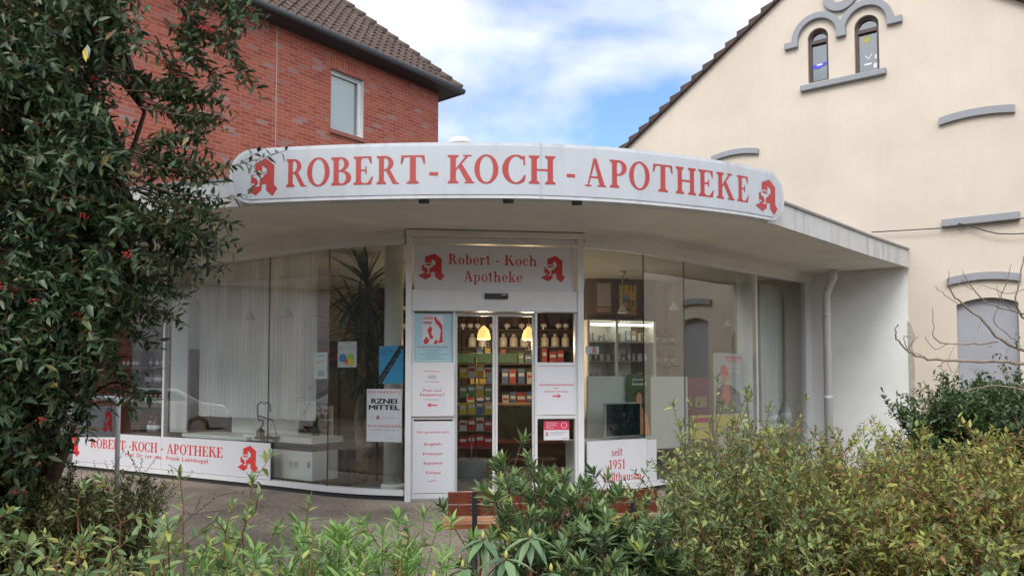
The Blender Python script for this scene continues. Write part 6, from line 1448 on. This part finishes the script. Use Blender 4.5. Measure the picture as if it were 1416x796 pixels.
# ------------------------------------------------------------------ across the street (seen mirrored in the glass)
def far_house(label, x0, x1, y0, y1, h, wallc, side):
    t = world_thing('street_house', label, 'house', ((x0 + x1) / 2, (y0 + y1) / 2, GZ)); w = mat('far_wall_%d' % int(wallc[0] * 1000), wallc, .9, noise=.06)
    m = MB(); m.box(x0, x1, y0, y1, GZ, h); m.build('wall', w, t)
    m = MB(); ym, xm = (y0 + y1) / 2, (x0 + x1) / 2
    if side == 'y': A = [(x0, y0 - .4, h), (x1, y0 - .4, h), (x1, ym, h + 3), (x0, ym, h + 3)]; B_ = [(x0, ym, h + 3), (x1, ym, h + 3), (x1, y1 + .4, h), (x0, y1 + .4, h)]; ends = ([(x0, y0, h), (x0, ym, h + 3), (x0, y1, h)], [(x1, y0, h), (x1, y1, h), (x1, ym, h + 3)])
    else: A = [(x0 - .4, y0, h), (xm, y0, h + 3), (xm, y1, h + 3), (x0 - .4, y1, h)]; B_ = [(xm, y0, h + 3), (x1 + .4, y0, h), (x1 + .4, y1, h), (xm, y1, h + 3)]; ends = ([(x0, y0, h), (x1, y0, h), (xm, y0, h + 3)], [(x0, y1, h), (xm, y1, h + 3), (x1, y1, h)])
    for q in (A, B_) + ends: m.face(q)
    m.build('roof', TILE, t)
    g_ = mat('far_window', (.03, .035, .04), .1) if wallc[0] < .4 else mat('far_window_curtain', (.36, .37, .38), .4)
    n = 4
    for k in range(n):
        for z in (1.2, 4.0):
            m = MB()
            if side == 'y': u = x0 + (x1 - x0) * (k + .5) / n; m.box(u - .55, u + .55, y1 - .02, y1 + .03, z, z + 1.4)
            else: u = y0 + (y1 - y0) * (k + .5) / n; m.box(x1 - .02, x1 + .03, u - .55, u + .55, z, z + 1.4)
            m.build('window', g_, t)
far_house('grey rendered house across the street behind the viewer', -9, 3, -24, -15, 6.6, (.20, .19, .18), 'y')
far_house('dark brick house across the street behind the viewer', 3.6, 16, -25, -16, 6.2, (.13, .07, .05), 'y')
far_house('plain brown house across the street corner on the left', -27, -13, -18, -6, 7.0, (.12, .10, .085), 'y')
far_house('plain grey brick house down the street on the right', 19, 29, -12, 6, 6.5, (.12, .10, .09), 'x')
far_house('pale grey house across the side street on the left', -36, -27, 2, 16, 5.4, (.52, .52, .52), 'x')
CARW = mat('car_white', (.72, .73, .74), .2, coat=1.0); CARG = mat('car_window', (.02, .025, .03), .08, spec=.9)
def car(label, x, y, rz):
    t = thing('parked_car', label, 'car', (x, y, GZ), 'white cars parked along the side street', rz=rz)
    prof = [(-2.1, .35), (-2.15, .75), (-2.0, .95), (-1.45, 1.02), (-.75, 1.42), (.75, 1.45), (1.55, 1.02), (2.0, .95), (2.12, .6), (2.1, .35)]
    def shell(prof, wfun, nm, mt):
        m = MB(); ks = (-1, -.9, -.5, .5, .9, 1)
        rows = [[m.bm.verts.new((px, wfun(px, pz) * k, pz - (.05 if abs(k) == 1 else 0))) for px, pz in prof] for k in ks]
        for a, b in zip(rows, rows[1:]):
            for i in range(len(prof) - 1): f = m.bm.faces.new((a[i], b[i], b[i + 1], a[i + 1])); f.smooth = True
        m.bm.faces.new(rows[0]); m.bm.faces.new(rows[-1][::-1]); return m.build(nm, mt, t)
    shell(prof, lambda px, pz: .86 - .22 * max(0, pz - .95), 'body', CARW)
    for s_ in (-1, 1):
        m = MB(); m.face([(-1.2, .83 * s_, 1.0), (1.3, .83 * s_, 1.0), (.72, .785 * s_, 1.36), (-.7, .785 * s_, 1.34)]); m.build('side_window', CARG, t)
        for wx in (-1.3, 1.3): m = MB(); m.tube([(wx, .70 * s_, .32), (wx, .88 * s_, .32)], .32, 18); wh = m.build('wheel', BLACK, t); m = MB(); m.tube([(wx, .875 * s_, .32), (wx, .89 * s_, .32)], .2, 14); m.build('rim', STEEL, wh)
    m = MB(); m.face([(1.52, -.7, 1.06), (1.52, .7, 1.06), (.80, .62, 1.42), (.80, -.62, 1.42)]); m.build('windscreen', CARG, t); m = MB(); m.face([(-1.43, -.7, 1.06), (-.80, -.62, 1.40), (-.80, .62, 1.40), (-1.43, .7, 1.06)]); m.build('rear_window', CARG, t); return t
car('white parked car on the left side street, nearer the viewer', -17, 5.6, rad(88)); car('white parked car on the left side street, farther from the viewer', -17.2, 10.8, rad(91))
# ------------------------------------------------------------------ clean up
for o in bpy.data.objects:
    if '_local' in o: del o['_local']
SC.cycles.sample_clamp_indirect = 6; SC.cycles.max_bounces = 8; SC.cycles.transparent_max_bounces = 24; SC.cycles.caustics_reflective = False; SC.cycles.caustics_refractive = False
